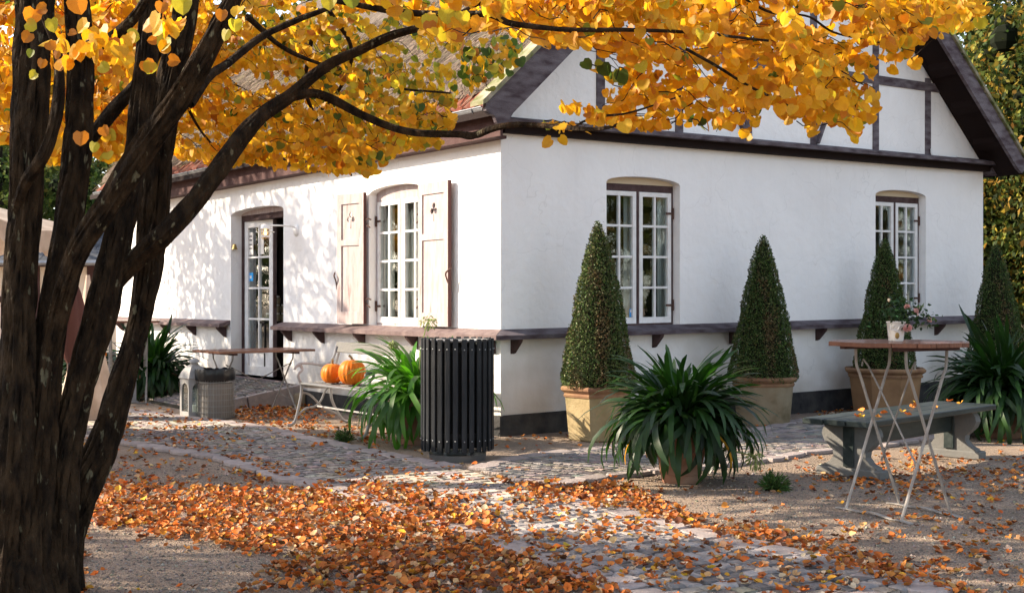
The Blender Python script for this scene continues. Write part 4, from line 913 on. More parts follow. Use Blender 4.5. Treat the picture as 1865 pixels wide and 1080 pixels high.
# hand-placed near leaves against the dark stems
hand = [(147, 252, 27, 180, 0), (172, 268, 20, 190, 2), (110, 118, 24, 175, 1), (55, 70, 22, 215, 4), (94, 46, 26, 170, 2), (62, 30, 30, 200, 4), (84, 24, 22, 260, 0), (48, 52, 24, 120, 2), (78, 116, 18, 195, 0), (66, 140, 18, 230, 2), (88, 86, 20, 140, 1), (58, 98, 16, 200, 5), (232, 74, 26, 110, 2), (264, 122, 26, 150, 0), (276, 124, 24, 200, 2), (308, 118, 22, 100, 0), (285, 82, 18, 270, 1), (176, 96, 18, 130, 1), (182, 128, 22, 120, 2), (186, 240, 20, 150, 1), (136, 10, 34, 160, 4), (104, 100, 16, 190, 4), (126, 66, 16, 100, 0), (296, 14, 22, 190, 0), (332, 8, 36, 180, 2), (405, 28, 22, 190, 1), (428, 46, 24, 180, 2), (412, 64, 22, 190, 2), (783, 40, 28, 185, 2), (812, 30, 30, 175, 2), (842, 33, 28, 180, 2), (888, 20, 26, 185, 2), (915, 12, 27, 175, 2), (600, 5, 28, 180, 2), (640, 0, 30, 175, 5)]
nh = len(hand); hp = []; 
for (px, py, s_, an, ci) in hand:
    D = 5.0 if px < 330 else 5.15; p = at(px, py - s_ * .4, D); a = R(an)
    hp.append((tuple(p), (math.sin(a), random.uniform(-.2, .2), math.cos(a)), (random.gauss(0, .25), -1, random.gauss(.1, .25)), s_ / FPX * D * 1.0, [v * .72 for v in COLS[ci]]))
LP = np.vstack([LP, [h[0] for h in hp]]); LY = np.vstack([LY, [h[1] for h in hp]]); LN = np.vstack([LN, [h[2] for h in hp]]); LS = np.r_[LS, [h[3] for h in hp]]; LT = np.vstack([LT, [h[4] for h in hp]])
nL = len(LP); Rm_ = basis(LY, LN)
px = CX + FPX * LP[:, 0] / LP[:, 1]; py = YH - FPX * (LP[:, 2] - CAM_H) / LP[:, 1]
inview = (px > 0) & (px < 1865) & (py > 0) & (py < 1080)
score = np.where(inview, LP[:, 1], 99.0); score[-nh:] = 0
order = np.argsort(score); big = order[:300]; restL = order[300:]
batch('leaves', HEART_V, HEART_F, LP[restL] - np.array(TI), Rm_[restL], LS[restL], LT[restL], M_LEAF, TREE)
LM = []
for ci, c_ in enumerate(COLS):
    for k in range(2):
        me = bpy.data.meshes.new('leaf'); vv = [(x, y, z * (1.6 if k else -.9) + random.uniform(-.02, .02)) for x, y, z in HEART_V]; me.from_pydata(vv, [], HEART_F)
        a_ = me.attributes.new('tint', 'FLOAT_COLOR', 'POINT'); f_ = random.uniform(.9, 1.1)
        a_.data.foreach_set('color', [min(.95, x * f_) for v in vv for x in (*c_, 1)]); me.materials.append(M_LEAF); LM.append(me)
CA = np.array(COLS)
for i in big:
    ci = int(np.argmin(np.abs(CA - LT[i]).sum(1))); o = link('leaf', LM[ci * 2 + random.randrange(2)], TREE)
    M4 = Matrix.Identity(4)
    for a in range(3):
        for b in range(3): M4[a][b] = Rm_[i][a][b]
    o.matrix_local = Matrix.Translation(Vector(LP[i]) - TI) @ M4 @ Matrix.Scale(LS[i], 4)

# ================================================================== PLANTS
def pot_round(par, r, h, m):
    MB().lathe([(r * .62, 0), (r * .66, .01), (r * .68, h * .14), (r * .72, h * .16), (r * .72, h * .20), (r * .71, h * .22), (r * .82, h * .52), (r * .86, h * .54), (r * .86, h * .58), (r * .84, h * .60), (r * .93, h * .80), (r * 1.0, h * .82), (r * 1.03, h * .86), (r * 1.03, h * .97), (r * 1.0, h), (r * .90, h), (r * .88, h * .9), (.001, h * .9)], 40).build('pot', m, par, smooth=40)
    MB().lathe([(.001, h * .93), (r * .9, h * .91)], 20).build('soil', M_SOIL, par)
AGV = {}
def aga_mesh(L, w0, el0, bend, m, seed):
    r = random.Random(seed); n = 9; vs, fs = [], []; x = z = 0; sd = r.uniform(-.8, .8); y = 0; yaw = 0
    for i in range(n + 1):
        t = i / n; el = el0 - bend * t ** 1.35
        if i: x += L / n * math.cos(el) * math.cos(yaw); y += L / n * math.cos(el) * math.sin(yaw); z += L / n * math.sin(el); yaw += sd / n
        w = w0 * min(1, .45 + t * 3) * (1 - t ** 9) ** .6 * .5 + .004
        nx, nz = -math.sin(el), math.cos(el); fold = .35 * w * (1 - t)
        vs += [(x + nx * fold, y - w, z + nz * fold), (x, y, z), (x + nx * fold, y + w, z + nz * fold)]
    for i in range(n):
        a = 3 * i; fs += [(a, a + 1, a + 4, a + 3), (a + 1, a + 2, a + 5, a + 4)]
    me = bpy.data.meshes.new('leaf'); me.from_pydata(vs, [], fs); me.materials.append(m); me.polygons.foreach_set('use_smooth', [True] * len(fs)); return me
DRYL = [aga_mesh(random.uniform(.5, .75), .02, R(30), R(115), M_YLEAF, 90 + k) for k in range(4)]
def agapanthus(label, loc, count, Lr, pr, ph, potm, leafm, rz=0, heads=(), flat=1.0, hang=1.0, group=None, extra=260):
    t = thing('agapanthus', label, 'plant', loc, rz, group); pot_round(t, pr, ph, potm)
    key = leafm.name + str(Lr)
    if key not in AGV:
        AGV[key] = []
        for k in range(26):
            f = k / 25; AGV[key].append(aga_mesh(random.uniform(*Lr), random.uniform(.029, .044), R(84 - 60 * f + random.uniform(-7, 7)), R(44 + 98 * f ** .6 * hang + random.uniform(-24, 26)), leafm, k))
    for k in range(count):
        o = link('leaf', random.choice(AGV[key]), t); a = random.uniform(0, 2 * math.pi); rr_ = random.uniform(0, pr * .45)
        o.location = (rr_ * math.cos(a), rr_ * math.sin(a), ph * .93); o.rotation_euler = (random.gauss(0, .26), random.gauss(0, .16), a + random.gauss(0, .55)); s_ = random.uniform(.78, 1.08); o.scale = (s_, s_, s_ * flat)
    for k in range(7):
        o = link('dry_leaf', random.choice(DRYL), t); a = random.uniform(0, 6.28); o.location = (.06 * math.cos(a), .06 * math.sin(a), ph * .93); o.rotation_euler = (0, .2, a); o.scale = (.9,) * 3
    if extra:
        V_, F_ = [], []
        for k in range(extra):
            me = random.choice(AGV[key]); a = random.uniform(0, 2 * math.pi); rr_ = random.uniform(0, pr * .4); s_ = random.uniform(.70, 1.0)
            M = Matrix.Translation((rr_ * math.cos(a), rr_ * math.sin(a), ph * .9)) @ Matrix.Rotation(a + random.gauss(0, .4), 4, 'Z') @ Matrix.Rotation(random.gauss(0, .28), 4, 'X') @ Matrix.Rotation(random.gauss(0, .16), 4, 'Y') @ Matrix.Scale(s_, 4); o_ = len(V_)
            V_ += [M @ v.co for v in me.vertices]; F_ += [tuple(o_ + i for i in p.vertices) for p in me.polygons]
        b = MB(); b.v, b.f = V_, F_; b.build('leaves', leafm, t, smooth=180, fix=False)['kind'] = 'stuff'
    for (dx, dy, z, r, droop) in heads:
        b = MB(); b.tube(sm([(0, 0, ph * .9), (dx * .35, dy * .35, ph + (z - ph) * .62), (dx, dy, z)]), .006, 5)
        st_ = b.build('flower_stem', M_SEED, t); seed_head(st_, (dx, dy, z), r)
    return t
def seed_head(par, c, r, n=46):
    b = MB(); c = Vector(c)
    for k in range(n):
        d = Vector([random.gauss(0, 1) for _ in range(3)]).normalized(); d.z -= .25
        e = c + d * r * random.uniform(.75, 1.1) + Vector((0, 0, -.15 * r)); b.tube([c, c + d * r * .6, e], [.0015, .0018, .0018], 3, cap=False)
        b.tube([e, e + Vector((d.x, d.y, d.z - .6)).normalized() * .012, e + Vector((d.x, d.y, d.z - .9)).normalized() * .028], [.002, .0065, .001], 5, cap=False)
    return b.build('seed_head', M_SEED, par, fix=False)
pA = gnd(1244, 882); pA.y += .12
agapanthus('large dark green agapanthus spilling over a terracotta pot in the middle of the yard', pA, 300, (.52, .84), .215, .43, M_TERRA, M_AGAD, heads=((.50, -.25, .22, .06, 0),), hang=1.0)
pB = gnd(757, 812); pB.y += .18; pB.z = 0
agapanthus('sunlit bright green agapanthus in a terracotta pot behind the slatted black bin', pB, 215, (.56, .95), .26, .43, M_TERRA, M_AGA, extra=30, heads=((.10, .1, 1.16, .07, 0), (-.2, -.2, .95, .03, 0)))
pC = gnd(1838, 800); pC.y += .2
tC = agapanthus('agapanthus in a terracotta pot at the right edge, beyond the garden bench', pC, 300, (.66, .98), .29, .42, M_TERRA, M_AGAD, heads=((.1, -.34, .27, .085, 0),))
for dx, dz in ((.16, .62), (.1, .30), (.045, .27)):
    b = MB(); b.add([(dx, -.36, dz), (dx + .03, -.36, dz), (dx + .035, -.37, dz - .12), (dx + .0, -.37, dz - .13), (dx + .012, -.36, dz - .24), (dx + .004, -.36, dz - .24)], [(0, 1, 2, 3), (3, 2, 4, 5)]); b.build('yellow_leaf', M_YLEAF, tC, fix=False)
pD = Vector((-4.85, 17.0, 0))
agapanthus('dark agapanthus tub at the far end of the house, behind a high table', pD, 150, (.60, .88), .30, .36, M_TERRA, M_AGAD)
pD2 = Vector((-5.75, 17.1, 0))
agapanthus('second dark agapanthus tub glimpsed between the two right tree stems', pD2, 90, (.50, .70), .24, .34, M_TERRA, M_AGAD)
orr = MB(); orr.lathe([(.001, -.02), (.03, 0), (.035, .03), (.02, .05), (.001, .055)], 12); tag(orr.build('lantern_glass', M_PUMP, None, smooth=60, loc=at(190, 648, 16.3)), 'small orange glass light glimpsed between the tree stems', 'light')

def hexpot(par, r, h, m, rim, n, rot=0):
    o = MB(); o.lathe([(r * .80, 0), (r * .84, .015), (r * .95, h * .80), (r * .98, h * .82)], n, M=Matrix.Rotation(rot, 4, 'Z')).build('planter', m, par, smooth=None if n < 9 else 40)
    MB().lathe([(r * .98, h * .80), (r * 1.0, h * .84), (r * .97, h * .87), (r * 1.02, h * .90), (r * 1.07, h * .93), (r * 1.08, h * .97), (r * 1.04, h), (r * .93, h), (r * .90, h * .95), (.001, h * .94)], n if n < 9 else 36, M=Matrix.Rotation(rot, 4, 'Z')).build('rim', rim, par, smooth=50 if n >= 9 else None)
    MB().lathe([(.001, h * .955), (r * .91, h * .95)], 16).build('soil', M_SOIL, par)
def topiary(label, loc, H, Rb, z0, potargs, cols, w, brown=0.35, n=26000, group=None):
    t = thing('potted_topiary', label, 'topiary', loc, 0, group); hexpot(t, *potargs)
    def rad(u, a=0): return Rb * (1.02 - .02 * (1 - u)) * min(1, u * 1.0) ** .72 * (1 - .10 * max(0, (u - .9) / .1) ** 2)
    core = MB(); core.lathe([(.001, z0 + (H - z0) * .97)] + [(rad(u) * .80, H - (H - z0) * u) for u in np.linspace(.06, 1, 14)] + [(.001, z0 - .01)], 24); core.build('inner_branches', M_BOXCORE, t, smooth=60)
    MB().tube([(0, 0, z0 - .12), (0, 0, z0 + .2)], .03, 8).build('stem', M_BARK, t)
    u = rng.uniform(0, 1, n) ** .62; a = rng.uniform(0, 2 * np.pi, n); rr_ = np.array([rad(x) for x in u])
    lump = np.array([noise.noise(Vector((math.cos(b) * 2.2, math.sin(b) * 2.2, x * 6))) for b, x in zip(a, u)])
    lump2 = np.array([noise.noise(Vector((math.cos(b) * 6, math.sin(b) * 6, x * 18))) for b, x in zip(a, u)])
    dep = rng.exponential(.5, n); q = rr_ * (1 + .10 * lump) + .024 * lump2 - .030 * dep + .008
    z = H - (H - z0) * u + rng.normal(size=n) * .008
    P = np.stack([q * np.cos(a), q * np.sin(a), z], 1)
    nrm = np.stack([np.cos(a), np.sin(a), np.full(n, .35)], 1); yd = nrm * .9 + rng.normal(size=(n, 3)) * .7 + np.array([0, 0, .25])
    nn = nrm + rng.normal(size=(n, 3)) * .8; col = palette(n, cols, w, .22)
    streak = np.exp(-((np.mod(a + np.pi / 2 + np.pi, 2 * np.pi) - np.pi) / .28) ** 2) * (u > .30)
    bm_ = (np.array([noise.noise(Vector((math.cos(b) * 1.6 + 5, math.sin(b) * 1.6, x * 3.5))) for b, x in zip(a, u)]) * 1.6 + streak * 1.0 + rng.normal(size=n) * .3) > (1.0 - brown)
    col[bm_] = palette(int(bm_.sum()), [(.20, .13, .06), (.15, .13, .06), (.27, .19, .10)], (2, 3, 1), .2)
    batch('foliage', [(0, -.2, 0), (.36, .4, .05), (0, 1, -.03), (-.36, .4, .05)], [(0, 1, 2, 3)], P, basis(yd, nn), rng.uniform(.012, .021, n), col, M_BOX, t)
    return t
GRN = [(.06, .11, .03), (.11, .16, .045), (.20, .22, .09)]
topiary('sunlit box cone, browning at the front, in a cream planter nearest the house corner', (.83, 12.12, 0), 2.10, .36, .50, (.345, .52, M_STONEPOT, M_RIM, 6, .2), GRN, (3, 4, 3), .38, 30000)
topiary('dark green box cone in a round stone-coloured pot between the two gable windows', (2.72, 13.62, 0), 2.04, .375, .47, (.335, .52, M_STONEPOT2, M_RIM, 28, 0), GRN, (5, 3, 1), .25)
topiary('dark box cone in a wide octagonal planter in front of the far gable window', (4.43, 14.95, 0), 2.07, .36, .50, (.46, .54, M_OCHRE, M_RIM, 8, .15), GRN, (5, 3, 1), .1)
topiary('box cone standing at the far right end of the gable wall', (6.12, 15.9, 0), 2.06, .37, .48, (.40, .5, M_STONEPOT2, M_RIM, 28, 0), GRN, (5, 3, 1), .25, 20000)

def tuft(label, loc, r, n, h=.13):
    d = rand_dirs(n); d[:, 2] = np.abs(d[:, 2]) * .8 + .15; P = np.array([loc]) + d * rng.uniform(.0, r, (n, 1)) * np.array([[1, 1, h / r]])
    o = batch('weed', [(-.10, 0, 0), (.10, 0, 0), (.07, .6, .03), (0, 1, -.1)], [(0, 1, 2), (0, 2, 3)], P, basis(d + rng.normal(size=(n, 3)) * .4, rand_dirs(n)), rng.uniform(.03, .07, n), palette(n, [(.05, .11, .025), (.09, .16, .04), (.12, .14, .05)], (3, 3, 1)), M_TUFT, None, kind=None)
    tag(o, label, 'weed')
tuft('small feathery green tuft on the gravel beside the cobbles, left of the bright potted plant', gnd(627, 806), .075, 420, .13)
tuft('green tuft at the foot of the house corner, right of the slatted bin', gnd(932, 786) + Vector((0, 0, .06)), .12, 420, .17)
tuft('fallen green seed head on the gravel right of the big pot', gnd(1410, 893), .10, 650, .12)
def standing_tuft(): pass

# ================================================================== SLATTED BIN
bn = gnd(833, 836); bn.z = 0
bin_ = thing('litter_bin', 'round litter bin of upright black slats standing on a steel ring', 'litter bin', bn, 0)
sl0 = MB().box((.299, 0, .555), (.020, .043, .935), ch=.0035).build('slat', M_SLATB, bin_); bolt_me = None
bt = MB(); bt.lathe([(.001, .006), (.005, .004), (.007, 0), (.001, 0)], 8, M=Matrix.Translation((.309, 0, 0)) @ Matrix.Rotation(R(90), 4, 'Y')); b0 = bt.build('bolt', M_STEEL, sl0, smooth=60); b0.location = (0, 0, .935)
b1 = link('bolt', b0.data, sl0, (0, 0, .18))
NS = 28
for k in range(1, NS):
    c = copy_tree(sl0, bin_); c.rotation_euler = (0, 0, 2 * math.pi * k / NS + random.uniform(-.01, .01)); c.location.z = random.uniform(-.004, .004)
for z in (.22, .93): MB().lathe([(.272, z - .02), (.288, z - .02), (.288, z + .02), (.272, z + .02)], 48, closed=True).build('hoop', M_BLKMESH, bin_, smooth=30)
wm = MB()
for k in range(60):
    a = 2 * math.pi * k / 60; wm.tube([(.268 * math.cos(a), .268 * math.sin(a), .1), (.268 * math.cos(a), .268 * math.sin(a), .97)], .0025, 3, cap=False)
for k in range(44): wm.lathe([(.266, .1 + k * .02), (.270, .1 + k * .02), (.270, .104 + k * .02), (.266, .104 + k * .02)], 40, closed=True)
wm.build('mesh_liner', M_BLKMESH, bin_, fix=False)
MB().lathe([(.001, .12), (.255, .12), (.255, .96), (.25, .96), (.25, .13), (.001, .13)], 40).build('inner_bucket', M_BLKMESH, bin_, smooth=40)
MB().lathe([(.14, 1.0), (.285, .995), (.29, 1.005), (.285, 1.012), (.14, 1.016)], 48, closed=True).build('lid_ring', M_STEEL, bin_, smooth=30)
MB().lathe([(.001, 0), (.235, 0), (.245, .055), (.238, .055), (.228, .012), (.001, .012)], 44).build('base_ring', M_STEEL, bin_, smooth=40)
MB().tube([(-.1, 0, 0), (-.1, 0, .14)], .02, 10).build('foot', M_STEEL, bin_); MB().tube([(.1, .03, 0), (.1, .03, .14)], .02, 10).build('foot', M_STEEL, bin_)

# ================================================================== WIRE BASKET, LANTERNS
bk = gnd(385, 764); bk.y += .18; bk.z = 0
bas = thing('wire_basket', 'round wire waste basket with grey lining and a black rubbish bag folded over its rim', 'waste basket', bk)
wm = MB(); br, bh = .215, .55
for k in range(44):
    a = 2 * math.pi * k / 44; wm.tube([(br * math.cos(a), br * math.sin(a), 0.01), (br * math.cos(a), br * math.sin(a), bh)], .0022, 4, cap=False)
for k in range(9): wm.lathe([(br - .003, .01 + k * .067), (br + .003, .01 + k * .067), (br + .003, .016 + k * .067), (br - .003, .016 + k * .067)], 40, closed=True)
wm.build('wire_cage', M_STEEL, bas, fix=False)
MB().lathe([(.001, .01), (br - .012, .01), (br - .014, .40), (br - .02, .40), (br - .02, .02), (.001, .02)], 36).build('lining', M_BINLINE, bas, smooth=40)
bg = MB(); n = 72
rows = [(.165, .42), (.20, .54), (.222, .56), (.232, .52), (.228, .47), (.222, .435)]
for i, (r_, z_) in enumerate(rows):
    for k in range(n):
        a = 2 * math.pi * k / n; w_ = noise.noise(Vector((math.cos(a) * 5, math.sin(a) * 5, i * .6))) * .016 + noise.noise(Vector((math.cos(a) * 14, math.sin(a) * 14, i * 1.1))) * .004
        bg.v.append(Vector(((r_ + w_ * .6) * math.cos(a), (r_ + w_ * .6) * math.sin(a), z_ + w_ * (1.1 if i > 1 else .6))))
for i in range(len(rows) - 1):
    for k in range(n): a_, b_ = i * n + k, i * n + (k + 1) % n; bg.f.append((a_, b_, b_ + n, a_ + n))
bg.f.append(tuple(range(n))); bg.build('rubbish_bag', M_BAG, bas, smooth=60, fix=False)
def lantern(label, loc, rz, s=1.0):
    t = thing('lantern', label, 'lantern', loc, rz); w, h = .27 * s, .46 * s
    MB().box((0, 0, .015), (w + .03, w + .03, .03), ch=.004).build('base', M_LANT, t)
    for k in range(4):
        M = Matrix.Rotation(k * math.pi / 2, 4, 'Z') @ Matrix(((1, 0, 0, 0), (0, 0, -1, -w / 2 + .01), (0, 1, 0, .03), (0, 0, 0, 1)))
        ww = w / 2; q = ww - .045; hole = [(-q, .05), (q, .05)] + [(q * math.cos(math.pi * j / 10), h - .05 - q + q * math.sin(math.pi * j / 10)) for j in range(11)]
        MB().prism([(-ww + .001 * k, 0), (ww - .012, 0), (ww - .012, h), (-ww + .001 * k, h)], [hole], .012, M).build('side_frame', M_LANT, t)
        MB().prism([(-q - .005, .045), (q + .005, .045), (q + .005, h - .045), (-q - .005, h - .045)], [], .002, M @ Matrix.Translation((0, 0, -.013))).build('pane', M_GLASS, t)
    MB().lathe([(w * .72, .03 + h), (w * .74, .035 + h), (w * .70, .05 + h), (w * .60, .11 * s + h), (w * .40, .17 * s + h), (w * .22, .20 * s + h), (.001, .205 * s + h)], 4, M=Matrix.Rotation(math.pi / 4, 4, 'Z')).build('roof_dome', M_LANT, t, smooth=50)
    MB().lathe([(.045 * s, .19 * s + h), (.045 * s, .225 * s + h), (.07 * s, .228 * s + h), (.06 * s, .255 * s + h), (.03 * s, .272 * s + h), (.001, .276 * s + h)], 20).build('chimney', M_LANT, t, smooth=50)
    MB().lathe([(.001, .03), (.035, .03), (.035, .15), (.001, .155)], 16).build('candle', M_CERAM, t)
lantern('white metal garden lantern with arched glass sides, standing just left of the wire basket', (-3.62, 14.32, 0), HA + .1, .92)
lantern('white lantern on the cobbles by the tree stem, in front of the far agapanthus', (-4.98, 16.35, 0), HA, .60)

# ================================================================== TABLES
def xtable(label, loc, rz, H, e1, bot, top, outline, slats, name='folding_table', rodz=(.93, .3), rails=True, group=None, bl=.60):
    """outline(v): half length of the slat at cross position v"""
    t = thing(name, label, 'table', loc, rz, group); kz = H * .78
    n = len(slats)
    for v0, v1 in slats:
        pts = []
        for v in np.linspace(v0 + .0025, v1 - .0025, 5): pts.append((outline(v), v))
        for v in np.linspace(v1 - .0025, v0 + .0025, 5): pts.append((-outline(v), v))
        MB().prism(pts, [], .026, Matrix.Translation((0, 0, H))).build('table_slat', M_TTOP, t)
        if n < 9 and abs(v0) < .5:
            for e in (1, -1):
                c = MB(); c.lathe([(.001, .003), (.006, .001), (.006, 0), (.001, 0)], 8, (e * (outline((v0 + v1) / 2) - .03), (v0 + v1) / 2, H)); c.build('screw', M_STEEL, t)
    vmin, vmax = slats[0][0], slats[-1][1]
    for e in (-1, 1): MB().box((e * e1, (vmin + vmax) / 2, H - .026 - .0135), (.05, (vmax - vmin) * bl, .025)).build('batten', M_FASCIA, t)
    for e in (-1, 1):
        for s_ in (-1, 1):
            x = e * (e1 + (.012 if s_ > 0 else -.012)); pts = sm([(x, -s_ * bot, .008), (x, -s_ * bot + s_ * (bot + top * .72) * .55, kz * .55), (x, s_ * top * .72, kz), (x, s_ * top * .95, kz + (H - kz) * .35), (x, s_ * top, H - .05)], 4)
            MB().tube(pts, .0135, 6, flat=.55).build('leg', M_TLEG, t, smooth=40)
    if rails:
        for s_ in (-1, 1):
            b = MB(); P_ = sm([(-e1 - .10, s_ * bot, .006), (-e1, s_ * bot, .012), (-e1 * .6, s_ * bot, .010), (0, s_ * bot, .022), (e1 * .6, s_ * bot, .010), (e1, s_ * bot, .012), (e1 + .10, s_ * bot, .006)], 4)
            for a_, b_ in zip(P_[:-1], P_[1:]): b.bar(a_, b_, .028, .008)
            b.build('foot_rail', M_TLEG, t)
    for e in (-1, 1):
        za, zb = rodz
        MB().tube(sm([(e * e1, -top * .6, za), (e * (e1 - .04), -top * .5, za + .005), (-e * (e1 - .03), bot * .3 * e, zb + .02), (-e * e1, bot * .35 * e, zb)], 3), .006, 6).build('brace_rod', M_TLEG, t, smooth=60)
    return t
rt = .425
def circ(v): return math.sqrt(max(.0, rt * rt - min(abs(v), rt - .004) ** 2)) if abs(v) < rt else .02
def octo(v): a = abs(v); return .425 if a < .16 else max(.05, .425 - (a - .16) * .98)
sl = [(-.42 + i * .105, -.42 + (i + 1) * .105) for i in range(8)]
bar_t = xtable('high folding table with reddish slatted top and pale crossed legs, holding the rose pot', (2.44, 7.93, 0), math.atan2(-.9, .44), 1.085, .235, .215, .155, octo, sl, rodz=(.92, .33))
sl2 = [(-.36 + i * .09, -.36 + (i + 1) * .09) for i in range(8)]
xtable('low rectangular folding table with brown slatted top in front of the glazed door', (-3.06, 14.93, 0), HA + .05, .755, .40, .30, .24, lambda v: .62, sl2, rodz=(.56, .16), bl=.92)
xtable('far high folding table with brown top beside the dark agapanthus tub', (-5.02, 16.45, 0), .25, 1.075, .22, .21, .15, lambda v: .40, sl, rodz=(.78, .40))

# rose pot
rp_ = Vector((2.44, 7.93, 1.086)) + Vector((-.01, .03, 0))
ros = thing('rose_pot', 'white pot of pink miniature roses standing on the high round table', 'potted plant', rp_)
MB().lathe([(.001, 0), (.043, .0), (.046, .006), (.058, .115), (.061, .118), (.061, .125), (.054, .125), (.050, .105), (.001, .10)], 28).build('pot', M_CERAM, ros, smooth=40)
MB().lathe([(.001, .004), (.011, .003), (.014, 0), (.001, 0)], 12, M=Matrix.Translation((-.008, -.052, .035)) @ Matrix.Rotation(R(94), 4, 'X') @ Matrix.Scale(1.5, 4, (0, 1, 0))).build('medallion', M_GOLD, ros)
MB().tube([(-.03 + .028 * math.cos(a), -.056 - .002 * a, .09 + .022 * math.sin(a)) for a in np.linspace(2.6, 6.6, 12)], .003, 5).build('moulded_swag', M_CERAM, ros)
n = 420; d = rand_dirs(n); P = np.stack([rng.normal(.045, .085, n), rng.normal(0, .07, n), rng.normal(.185, .045, n)], 1); P[:, 2] = np.clip(P[:, 2] - .25 * np.abs(P[:, 0] - .03), .09, .34)
batch('foliage', [(0, 0, 0), (.32, .35, .04), (0, 1, -.05), (-.32, .35, .04)], [(0, 1, 2, 3)], P, basis(d, rand_dirs(n)), rng.uniform(.02, .036, n), palette(n, [(.03, .075, .02), (.02, .05, .016), (.05, .09, .03)], (3, 3, 1)), M_ROSEL, ros)
pr_ = proj(rp_)
def rosebud(px, py, r, m, opened):
    Dd = 7.93 - .03; q = at(px, py, Dd) - rp_
    s_ = MB(); s_.tube(sm([(.02, 0, .11), tuple(Vector((.02, 0, .11)).lerp(q, .5) + Vector((0, 0, .02))), tuple(q)]), .0022, 4); st_ = s_.build('rose_stem', M_ROSEL, ros)
    f = MB()
    for k in range(14 if opened else 8):
        a = k * 2.4; rr_ = r * (.25 + .75 * k / 14); b_ = []
        for i in range(4):
            for j in range(5):
                u_, v_ = i / 3, j / 4 - .5; th_ = a + v_ * 1.9; rad_ = rr_ * (.35 + .65 * u_ ** .7) ; b_.append((rad_ * math.cos(th_), rad_ * math.sin(th_), r * (-.5 + u_ * (1.25 - .5 * k / 14)) - .12 * r * (2 * v_) ** 2))
        f.add(b_, [(i * 5 + j, i * 5 + j + 1, i * 5 + j + 6, i * 5 + j + 5) for i in range(3) for j in range(4)])
    tl_ = Matrix.Translation(q) @ Matrix.Rotation(R(62 if opened else random.uniform(-20, 40)), 4, 'X') @ Matrix.Rotation(random.uniform(-.5, .5), 4, 'Y')
    f.v = [tl_ @ v for v in f.v]; f.build('rose', m, ros, smooth=70, fix=False)
rosebud(1619, 547, .017, M_ROSEC, False); rosebud(1652, 559, .022, M_ROSE, True); rosebud(1668, 565, .022, M_ROSE, True); rosebud(1676, 563, .014, M_ROSE, False); rosebud(1672, 573, .013, M_ROSE, False); rosebud(1692, 583, .020, M_ROSE, True)
rosebud(1653, 598, .032, M_ROSE, True)

# ================================================================== GARDEN BENCH
gb = thing('garden_bench', 'long grey-green backless bench of three planks on two scrolled pedestals', 'bench', (3.18, 10.18, 0), R(45.5))
for i in range(3):
    MB().box((.0, -.183 + i * .183, .428), (2.22, .177, .045), ch=.006).build('plank', M_BENCHG, gb)
prof = [(-.26, 0), (.26, 0), (.26, .05), (.235, .065), (.225, .085), (.17, .11), (.135, .155), (.14, .20), (.18, .235), (.215, .27), (.235, .32), (.225, .36), (.19, .404), (-.19, .404), (-.225, .36), (-.235, .32), (-.215, .27), (-.18, .235), (-.14, .20), (-.135, .155), (-.17, .11), (-.225, .085), (-.235, .065), (-.26, .05)]
for x in (-.84, .84):
    p_ = MB().prism(prof, [], .09, Matrix(((0, 0, 1, x + .045), (1, 0, 0, 0), (0, 1, 0, 0), (0, 0, 0, 1)))).build('pedestal', M_BENCHST, gb, smooth=30)
    MB().box((x, 0, .035), (.13, .55, .07), ch=.01).build('plinth', M_BENCHST, p_)
    for s_ in (-1,1): MB().box((x + s_*.055, 0, .24), (.018, .09, .32), ch=.004).build('pilaster', M_BENCHG, p_)
MB().box((0, 0, .31), (1.58, .045, .17), ch=.005).build('stretcher', M_BENCHG, gb)
# ================================================================== CAST-IRON BENCH WITH PUMPKINS
cb = thing('cast_iron_bench', 'old bench with curled silver-grey cast-iron ends and wooden slats against the sunlit wall', 'bench', house_to_world(-.90, 1.32), HA)
def side(y):
    b = MB(); tb_ = lambda P_, r: b.tube([(x, y, z) for x, z in sm(P_, 5)], r, 8, flat=.8)
    tb_([(-.40, .012), (-.34, .02), (-.30, .07), (-.265, .20), (-.235, .34), (-.235, .44), (-.27, .52), (-.265, .56), (-.225, .60), (-.25, .645), (-.30, .63), (-.315, .60)], .017)
    tb_([(-.30, .64), (-.24, .665), (-.12, .66), (.02, .64), (.10, .66), (.16, .74), (.19, .84)], .014)
    tb_([(-.24, .425), (-.1, .41), (.05, .405), (.16, .43)], .015)
    tb_([(.33, .012), (.27, .03), (.20, .12), (.13, .26), (.12, .40), (.15, .55), (.20, .72), (.25, .88)], .016)
    tb_([(-.30, .10), (-.18, .18), (-.07, .20), (.0, .26), (.05, .36), (.10, .40)], .012)
    tb_([(-.23, .36), (-.14, .33), (-.06, .26), (.02, .18), (.12, .14), (.22, .10)], .012)
    return b.build('end_frame', M_CAST, cb, smooth=50)
side(-.78); side(.78)
for i in range(7): MB().box((-.225 + i * .062, 0, .452 - .006 * math.sin(i)), (.05, 1.62, .022), ch=.004).build('seat_slat', M_STEEL if i == 0 else M_BENCHST, cb)
MB().box((.205, 0, .83), (.022, 1.64, .115), Matrix.Rotation(R(14), 3, 'Y'), ch=.004).build('back_slat', M_BENCHST, cb)
MB().tube([(-.05, -.78, .20), (-.05, .78, .20)], .010, 6).build('tie_rod', M_CAST, cb)
